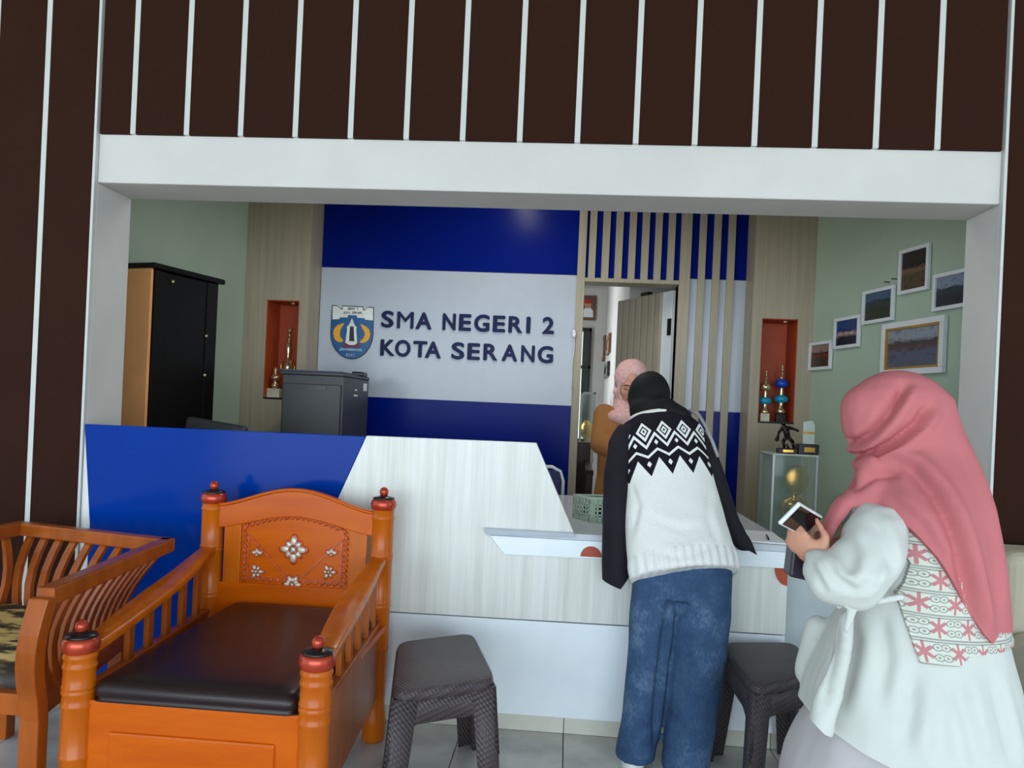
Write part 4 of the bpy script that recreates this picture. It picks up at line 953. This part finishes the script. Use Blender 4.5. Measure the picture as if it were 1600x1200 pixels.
# body
bd = B(); hc1 = P(1014, 624, 3.26); hf1 = V((-.12, .85, -.5))
hd1 = head(bd, hc1, hf1, (0, .4, 1), .92); bd.chain([hc1-V((0, .02, .06)), Kk], [.05, .055])
bd.loft([tor(0, .13, .09), tor(.3, .12, .085), tor(.7, .14, .085), tor(.88, .13, .07), tor(1, .05, .05)])
lw, rw = P(963, 830, 2.99), P(1162, 848, 3.04)
bd.chain([P(985, 675, 3.12), P(965, 760, 3.0), lw], [.042, .038, .026]); hand(bd, lw, (0, .15, -1), (1, .2, 0), 1, s=.8, curl=(.15, .2, .2))
bd.chain([P(1085, 690, 3.1), P(1132, 800, 3.03), P(1142, 838, 3.08)], [.04, .033, .028]); rw2 = V((.50, 3.24, .86)); bd.chain([P(1142, 838, 3.08), rw2], [.028, .024]); hand(bd, rw2, (-.6, .7, -.05), (0, .0, -1), -1, curl=(.3, .5, .5), s=.9)
LL = [(1029, 890, 2.87, .085), (1021, 960, 2.86, .086), (1012, 1040, 2.85, .078), (1002, 1120, 2.845, .073), (994, 1168, 2.845, .073), (992, 1183, 2.845, .072)]
RR = [(1100, 880, 2.86, .102), (1095, 960, 2.85, .105), (1087, 1040, 2.84, .102), (1079, 1120, 2.83, .092), (1072, 1185, 2.82, .086), (1070, 1202, 2.82, .084)]
for S_ in (LL, RR): bd.chain([P(*S_[0][:3]), P(*S_[2][:3]), P(*S_[4][:3])], [.06, .048, .035])
for S_ in (LL, RR):
    q = P(*S_[4][:3]); bd.chain([V((q.x, q.y, .06)), V((q.x, q.y+.12, .04))], [.035, .025])
organic('body', bd, MT['skin'], p1, .008, 4)
je = B()
for S_, sgn_ in ((LL, -1), (RR, 1)):
    je.loft([ering(P(a, b_, y), V((hw, 0, 0)), V((0, hw*1.08, 0)), 20) for a, b_, y, hw in S_])
je.loft([ering(P(1062, y, 2.87), V((hw, 0, 0)), V((0, hd, 0)), 24) for y, hw, hd in ((930, .165, .12), (905, .175, .125), (885, .165, .10), (865, .13, .07))])
jc = creases([([P(1054, 915, 2.75), P(1046, 980, 2.75), P(1036, 1060, 2.75), P(1030, 1130, 2.75), P(1026, 1200, 2.75)], .016, .010, 2.4), ([P(1066, 915, 2.75), P(1080, 950, 2.75), P(1052, 990, 2.75)], .014, .006, 1.2), ([P(985, 1045, 2.76), P(1005, 1075, 2.76)], .012, .005, 1.0), ([P(1120, 900, 2.75), P(1142, 893, 2.75)], .008, .004, 1.0),
    ([P(1095, 1010, 2.75), P(1050, 1040, 2.75)], .02, .005, 1.0), ([P(1105, 1120, 2.74), P(1050, 1150, 2.74)], .02, .006, 1.0), ([P(1025, 1140, 2.76), P(975, 1160, 2.76)], .02, .006, 1.0)])
organic('jeans', je, MT['denim'], p1, .008, 3, lambda c, n: .006*N3(c, 9, 9, 5)+.004*N3(c, 25, 25, 9, 3)+jc(c))
sw = B(); sw.loft([tor(t, hw, hd, of) for t, hw, hd, of in ((-.035, .198, .145, 0), (0, .204, .150, 0), (.05, .205, .150, 0), (.085, .200, .148, 0), (.25, .190, .138, 0), (.5, .178, .128, 0), (.68, .182, .12, 0), (.8, .188, .112, 0), (.88, .18, .10, 0), (.94, .142, .085, 0), (.99, .092, .075, .01), (1.01, .085, .07, .01))])
wc_ = creases([([P(990, 748, 2.92), P(1000, 790, 2.9), P(992, 840, 2.86)], .022, .007, 1.3), ([P(1118, 760, 2.92), P(1105, 800, 2.9), P(1120, 850, 2.86)], .022, .006, 1.2), ([P(1000, 850, 2.8), P(1060, 862, 2.76), P(1130, 840, 2.78)], .02, .005, 1.0), ([P(1010, 800, 2.84), P(1060, 820, 2.82), P(1100, 812, 2.83)], .022, .004, 1.0)])
organic('sweater', sw, MT['knit'], p1, .0065, 4, lambda c, n: .007*N3(c, 7, 7, 4)+.003*N3(c, 18, 18, 9, 5)+wc_(c), None,
        {'pu': lambda c: (c-Hh).dot(uu), 'pd': lambda c: LT-(c-Hh).dot(ax_), 'ph': lambda c: (c-Hh).dot(ax_)})
cl_ = [Hh+ax_*(LT*.985)+ww*.012+uu*(.098*math.cos(a))+ww*(.08*math.sin(a))+ax_*(.012*math.sin(a)) for a in [2*math.pi*i/28 for i in range(28)]]
B().tube(cl_, .0115, 8, True).build('collar', plain('white_rib_knit', (226, 226, 218), .9), p1)
for pts, hw, tip in (([P(985, 664, 3.1), P(972, 690, 3.06), P(965, 740, 3.0), P(964, 810, 2.975), P(963, 870, 2.97), P(963, 908, 2.97), P(964, 945, 2.97)], (.045, .052, .052, .053, .056, .056, .05), None),
                     ([P(1083, 672, 3.1), P(1104, 712, 3.06), P(1120, 760, 3.02), P(1138, 810, 3.0), P(1155, 845, 2.99), P(1163, 858, 2.99)], (.045, .046, .044, .041, .037, .025), (P(1163, 845, 2.99), P(1184, 868, 2.985)))):
    b = B(); b.loft([ering(p, V((w, 0, 0)), V((0, w*1.15, 0)), 18) for p, w in zip(pts, hw)])
    if tip: b.chain([tip[0], tip[1]], [.022, .005])
    organic('sleeve', b, MT['blackcloth'], p1, .008, 3, lambda c, n: .007*N3(c, 14, 14, 4, 2), None if tip else B().prism([P(x, y, 2.9)+V((0, -.3, 0)) for x, y in ((900, 600), (1060, 600), (1060, 870), (990, 897), (970, 922), (936, 908), (900, 890))], (0, .8, 0)))
hj = B(); hj.ell(hc1-hd1[1]*.005+hd1[2]*.012, .09, .112, .108, Matrix((hd1[3], hd1[1], hd1[2])).transposed()); hj.ell(P(1018, 640, 3.2), .092, .085, .06)
hj.chain([P(1014, 640, 3.22), P(1030, 652, 3.15)], [.085, .075]); hj.chain([P(1040, 640, 3.14), P(1066, 647, 3.1)], [.05, .03]); hj.ell(P(1030, 700, 3.28), .13, .06, .11)
organic('hijab', hj, MT['hijab_black'], p1, .008, 6, lambda c, n: .004*N3(c, 12, 12, 12, 1))
st_ = [P(1078, 641, 3.1), P(1092, 648, 3.04), P(1104, 668, 3.0), P(1114, 692, 2.985), P(1122, 714, 2.98)]
B().tube(st_, .0065, 6).build('bag_strap', plain('grey_strap', (150, 150, 150), .5), p1)
for S_ in (LL, RR):
    q = P(*S_[4][:3]); b = B(); b.ell((q.x-.01, q.y-.02, .04), .042, .05, .04); b.ell((q.x-.012, q.y+.06, .035), .045, .08, .034); b.ell((q.x-.014, q.y+.13, .03), .044, .06, .028); b.box(q.x-.05, q.x+.03, q.y-.06, q.y+.16, .0, .018)
    organic('shoe', b, plain('white_sneaker', (224, 228, 226), .5), p1, .006, 3)

# ---------------- person in pink hijab at the right, side on, holding a phone
YP = 1.95
def PP(px, py, dy=0): return P(px, py, YP+dy)
def xr_ring(y, xl_, xr_, hd, grow=0, dy=0, n=28):
    a, b_ = PP(xl_, y, dy), PP(xr_, y, dy); u_ = (b_-a)/2; L_ = u_.length; return ering((a+b_)/2, u_*((L_+grow)/L_), V((0, hd+grow, 0)), n, 2.15)
def pxprism(pts, dy, y0=-.6, y1=.8): return B().prism([PP(x, y, dy)*1 + V((0, y0-dy, 0)) for x, y in pts], (0, y1-y0, 0))
MT['pink'] = plain('dusty_pink_cloth', (192, 112, 116), .85, spec=.12, var=.03, scale=4)
MT['pinkdot'] = plain('pale_pink_dotted_cloth', (214, 168, 164), .8, spec=.2, var=.06, scale=60)
MT['tunic'] = plain('white_blouse_cloth', (206, 209, 205), .85, spec=.12, var=.015)
MT['skirt'] = plain('pale_grey_skirt_cloth', (184, 180, 182), .85, spec=.12, var=.015)
m = M('batik_print', .85, spec=.15); vx, vy, vz = m.xyz(m.coord())
row = vz/.052; rf = row.fr(); rn = row.floor(); cx = ((vx+vy*.6)/.060+rn*.5).fr(); dx = (cx-.5).abs(); dz_ = (rf-.52).abs()
star = ((((dx-dz_).abs()) < .09)+(dx < .04))*((dx+dz_) < .44)
sw_ = ((dx-.38)*(dx-.38)+(dz_-.2)*(dz_-.2)).sqrt(); curl_ = ((sw_*60).sin() > .2)*(sw_ < .17)
line = (rf < .07)+((rf-.93).abs() < .03)
base_ = m.mix(star, (208, 210, 200), (190, 128, 132)); base_ = m.mix((curl_+line).min(1.0)*.6, base_, (96, 100, 98)); m.color(base_); MT['batik'] = m.m
p2_ = thing('person', 'person in dusty pink hijab and white tunic holding a phone', 'person', PP(1420, 1376))
p2_.location.z = 0
TUN = [(735, 1385, 1485, .09), (770, 1358, 1508, .155), (820, 1345, 1524, .178), (880, 1335, 1534, .186), (945, 1322, 1545, .184), (1000, 1292, 1562, .2), (1060, 1266, 1574, .215), (1120, 1250, 1584, .23), (1200, 1236, 1597, .25), (1290, 1228, 1606, .26)]
bd = B(); hc2 = PP(1412, 658); head(bd, hc2, (-1, 0, -.3), (-.3, 0, 1), .94); bd.chain([hc2+V((.03, 0, -.05)), PP(1425, 760)], [.05, .055])
bd.loft([xr_ring(y, xl_+35, xr_-35, hd*.72) for y, xl_, xr_, hd in TUN[1:8]])
for dy in (-.08, .1): q = PP(1400, 1060, dy); bd.chain([q, V((q.x-.12, q.y, .42)), V((q.x-.06, q.y, .08)), V((q.x-.16, q.y, .03))], [.075, .055, .035, .03])
wl = PP(1287, 880, -.125)
bd.chain([PP(1385, 810, -.10), PP(1322, 905, -.165), wl], [.038, .036, .025])
hand(bd, wl, (-.66, .28, .56), (.25, .9, .35), -1, curl=(.45, .8, .6), s=.86, tcurl=.1)
wr = PP(1303, 874, .02); bd.chain([PP(1370, 800, .15), PP(1330, 900, .14), wr], [.045, .038, .025])
hand(bd, wr, (-.55, -.15, .7), (-.2, -.7, .5), 1, curl=(.35, .6, .6), s=.84, tcurl=.1)
organic('body', bd, MT['skin'], p2_, .0065, 3)
sk = B(); zf = PP(1420, 1376).z
sk.loft([xr_ring(y, a, b_, hd) for y, a, b_, hd in ((1040, 1320, 1545, .16), (1090, 1278, 1556, .18), (1130, 1246, 1566, .19), (1170, 1226, 1573, .2), (1210, 1216, 1580, .21), (1300, 1214, 1588, .22), (1425, 1216, 1592, .24))])
organic('skirt', sk, MT['skirt'], p2_, .010, 4, lambda c, n: .010*N3(c, 9, 9, 1.2)+.004*N3(c, 20, 20, 3, 3))
tc2 = creases([([PP(x, y, -.19) for x, y in ((1335, 955), (1322, 1010), (1305, 1070), (1290, 1135))], .020, .012, 1.3), ([PP(x, y, -.2) for x, y in ((1375, 955), (1372, 1020), (1350, 1090), (1330, 1150))], .024, .012, 1.2), ([PP(x, y, -.2) for x, y in ((1440, 1040), (1435, 1110), (1415, 1180))], .026, .010, 1.2),
    ([PP(x, y, -.2) for x, y in ((1500, 1035), (1512, 1110), (1535, 1200))], .026, .010, 1.1), ([PP(x, y, -.17) for x, y in ((1548, 1030), (1560, 1100), (1580, 1200))], .022, .009, 1.1), ([PP(x, y, -.2) for x, y in ((1410, 960), (1405, 1040), (1385, 1120))], .022, .008, 1.1), ([PP(x, y, -.2) for x, y in ((1470, 1090), (1480, 1200))], .03, .008, 1.1)])
sc2 = creases([([PP(x, y, -.22) for x, y in ((1385, 805), (1392, 850), (1400, 900))], .018, .007, 1.2), ([PP(x, y, -.23) for x, y in ((1350, 820), (1345, 870), (1318, 910))], .018, .008, 1.3), ([PP(x, y, -.23) for x, y in ((1300, 872), (1310, 900), (1345, 925))], .014, .008, 1.4), ([PP(x, y, -.22) for x, y in ((1276, 870), (1286, 905), (1300, 932))], .012, .007, 1.4), ([PP(x, y, -.23) for x, y in ((1375, 870), (1360, 910), (1335, 935))], .016, .006, 1.2)])
def tfold(c, n): k_ = max(0, min(1, (1.02-c.z)/.35)); return k_*(.010*N3(c, 9, 9, 1.3, 1))+.003*N3(c, 14, 14, 9, 2)+tc2(c)
tu = B(); tu.loft([xr_ring(*r_) for r_ in TUN])
tu.chain([PP(1325, 965, -.12), PP(1308, 1030, -.15), PP(1290, 1090, -.16), PP(1282, 1140, -.16)], [.02, .024, .026, .026])
tu.chain([PP(1278, 980, .1), PP(1262, 1050, .12)], [.03, .03])
organic('tunic', tu, MT['tunic'], p2_, .008, 5, tfold, pxprism([(1180, 700), (1660, 700), (1660, 1275), (1600, 1262), (1500, 1228), (1414, 1195), (1340, 1168), (1279, 1136), (1240, 1096), (1180, 1060)], -.15))
slv = B(); slv.loft([ering(p, V((w, 0, 0)), V((0, w*.95, 0)), 20) for p, w in ((PP(1380, 788, -.10), .045), (PP(1374, 812, -.125), .062), (PP(1360, 855, -.155), .078), (PP(1342, 890, -.18), .085), (PP(1330, 925, -.18), .07), (PP(1322, 940, -.18), .035))])
slv.chain([PP(1335, 905, -.18), PP(1300, 905, -.17), PP(1284, 892, -.15), PP(1276, 880, -.135)], [.07, .058, .044, .034])
organic('sleeve', slv, MT['tunic'], p2_, .008, 4, lambda c, n: .007*N3(c, 11, 11, 7, 4)+.003*N3(c, 26, 26, 18, 1)+sc2(c))
slv = B(); slv.chain([PP(1372, 800, .15), PP(1335, 900, .15), PP(1300, 870, .04)], [.06, .06, .034]); organic('sleeve', slv, MT['tunic'], p2_, .01, 4)
ve = B(); ve.loft([xr_ring(y, a, b_, hd, .008) for y, a, b_, hd in TUN])
organic('vest', ve, MT['batik'], p2_, .007, 5, lambda c, n: tfold(c, n)+.003, pxprism([(1338, 760), (1378, 800), (1405, 845), (1425, 880), (1416, 912), (1406, 930), (1414, 965), (1422, 1000), (1430, 1030), (1485, 1032), (1502, 1017), (1660, 1017), (1660, 700), (1400, 690)], -.17))
hj = B()
hj.ell(PP(1402, 657), .133, .112, .124); hj.ell(PP(1352, 640), .057, .075, .066); hj.chain([PP(1350, 650), PP(1372, 690)], [.055, .06]); hj.chain([PP(1386, 690), PP(1378, 745)], [.062, .066])
hj.loft([xr_ring(*r_) for r_ in ((620, 1345, 1484, .085), (660, 1350, 1494, .105), (700, 1358, 1508, .125), (745, 1346, 1521, .17), (785, 1326, 1531, .202), (830, 1310, 1541, .212), (900, 1292, 1553, .216), (960, 1292, 1559, .214), (1015, 1300, 1557, .212))])
hj.chain([PP(1372, 755, -.05), PP(1325, 810, -.06), PP(1300, 845, -.05)], [.05, .045, .03])
hc_ = creases([([PP(x, y, -.12) for x, y in ((1440, 592), (1412, 632), (1385, 672), (1362, 704), (1348, 720))], .018, .018, 1.5), ([PP(x, y, -.13) for x, y in ((1475, 628), (1445, 668), (1410, 700), (1378, 722), (1358, 736))], .018, .018, 1.5),
    ([PP(x, y, -.16) for x, y in ((1395, 708), (1440, 728), (1462, 765), (1480, 820), (1498, 890), (1525, 1010))], .024, .021, 1.0), ([PP(x, y, -.1) for x, y in ((1490, 660), (1512, 760), (1530, 860), (1540, 960))], .026, .008, .5), ([PP(x, y, -.17) for x, y in ((1345, 768), (1385, 742), (1425, 736))], .016, .012, 1.3), ([PP(x, y, -.17) for x, y in ((1400, 770), (1440, 815), (1475, 880))], .022, .008, 1.0), ([PP(x, y, -.09) for x, y in ((1300, 855), (1312, 815), (1335, 775))], .016, .008, 1.2)], .2)
organic('hijab', hj, MT['pink'], p2_, .006, 9, lambda c, n: .003*N3(c, 8, 8, 5, 1)+hc_(c),
        pxprism([(1250, 540), (1660, 540), (1660, 1010), (1557, 985), (1541, 1001), (1525, 985), (1490, 930), (1455, 868), (1420, 825), (1380, 794), (1352, 800), (1330, 830), (1320, 858), (1302, 864), (1280, 854), (1270, 830), (1250, 700)], -.17))
tb = B(); tb.tube([PP(1308, 948, -.17), PP(1335, 938, -.2), PP(1370, 940, -.2), PP(1412, 932, -.195)], .008, 8); tb.ell(PP(1332, 944, -.205), .024, .01, .014); tb.ell(PP(1352, 940, -.205), .022, .01, .012)
tb.chain([PP(1332, 948, -.2), PP(1322, 985, -.2)], [.012, .006]); organic('waist_tie', tb, MT['tunic'], p2_, .005, 2)
b = B(); b.ell(PP(1542, 979, -.12), .005); b.build('pin', MT['gold'], p2_)
# phone in the hand
pc_ = PP(1251, 812, -.11); lx = V((.072, .085, -.034)).normalized(); sy = V((.036, -.012, .046)); sy = (sy-lx*sy.dot(lx)).normalized(); nz_ = lx.cross(sy)
ph = thing('smartphone', 'smartphone with dark screen in white case held by pink hijab wearer', 'phone', pc_-V((0, 0, .03)))
B().obox(pc_, lx*.068, sy*.034, nz_*.005).build('case', MT['whitecase'], ph, .004, 3)
sgn_ = 1 if nz_.dot(CAM-pc_) > 0 else -1
B().obox(pc_+nz_*(sgn_*.0052), lx*.062, sy*.029, nz_*.0006).build('screen', MT['phone'], ph)
b = B(); q = PP(1246, 872, -.04); b.obox(q, V((.022, 0, -.004)), V((0, .03, 0)), V((.003, 0, .045))); tag(b.build('wallet', MT['purple'], None, .006, 3), 'dark purple wallet held below phone beside the counter end', 'wallet')

# ---------------- person in brown behind the counter
MT['brownc'] = plain('caramel_brown_cloth', (150, 100, 58), .85, spec=.2, var=.05, scale=5)
YN = 4.46
def PN(px, py, dy=0): return P(px, py, YN+dy)
fx_ = PN(985, 700).x
p3_ = thing('person', 'person in pale pink hijab and brown dress behind the counter', 'person', (fx_, YN, 0))
hc3 = PN(986, 600, -.05); hf3 = V((-.02, -.9, -.42))
bd = B(); hd_ = head(bd, hc3, hf3, (.1, -.3, 1), 1.0); bd.chain([hc3-V((0, -.03, .06)), PN(984, 650)], [.05, .055])
bd.loft([ering(V((fx_, YN, z)), V((a, 0, 0)), V((0, c_, 0))) for z, a, c_ in ((.8, .14, .1), (1.0, .12, .09), (1.2, .14, .1), (1.29, .1, .07))])
for s_ in (-1, 1): bd.chain([V((fx_+s_*.08, YN, .8)), V((fx_+s_*.09, YN, .45)), V((fx_+s_*.09, YN, .07)), V((fx_+s_*.09, YN-.1, .03))], [.075, .055, .035, .03])
el = PN(938, 694, -.05); wl = PN(975, 706, -.22); bd.chain([PN(944, 648), el, wl], [.045, .036, .025]); hand(bd, wl, (.8, -.4, -.25), (0, -.2, -1), -1, s=.9)
er = PN(1035, 700, -.05); wr = PN(1008, 712, -.22); bd.chain([PN(1026, 652), er, wr], [.045, .036, .025]); hand(bd, wr, (-.8, -.4, -.25), (0, -.2, -1), 1, s=.9)
body3 = organic('body', bd, MT['skin'], p3_, .006, 2)
face_parts(body3, *hd_)
dr_ = B(); dr_.loft([ering(V((fx_, YN, z)), V((a, 0, 0)), V((0, c_, 0)), 26) for z, a, c_ in ((.05, .24, .22), (.4, .22, .19), (.75, .21, .165), (.95, .185, .14), (1.1, .19, .14), (1.22, .205, .13), (1.29, .19, .11), (1.335, .12, .085), (1.36, .07, .07))])
for s0, e0, w0_ in ((PN(944, 648), el, wl), (PN(1026, 652), er, wr)): dr_.chain([s0, e0, e0.lerp(w0_, .85)], [.066, .058, .042])
organic('dress', dr_, MT['brownc'], p3_, .009, 4, lambda c, n: .006*N3(c, 10, 10, 4, 2))
hj = B(); c0_, f0_, u0_, r0_ = hd_; Rm = Matrix((r0_, f0_, u0_)).transposed()
hj.ell(c0_-f0_*.026+u0_*.032, .101, .102, .108, Rm); hj.ell(c0_-f0_*.032-u0_*.04, .088, .082, .09, Rm); hj.chain([c0_-f0_*.02-u0_*.11, PN(984, 655, -.02)], [.085, .11]); hj.ell(PN(982, 652, -.05), .125, .10, .055); hj.chain([c0_-r0_*.07-u0_*.05, c0_-u0_*.135+f0_*.02, c0_+r0_*.07-u0_*.06], [.026, .032, .026])
# rim of the cloth around the face
hj.tube([c0_+r0_*(.067*math.sin(a))+f0_*(.052-.018*abs(math.sin(a)))+u0_*(-.012+.088*math.cos(a)) for a in [2*math.pi*i/24 for i in range(24)]], .013, 8, True)
organic('hijab', hj, MT['pinkdot'], p3_, .006, 3, lambda c, n: .004*N3(c, 12, 12, 9, 3))
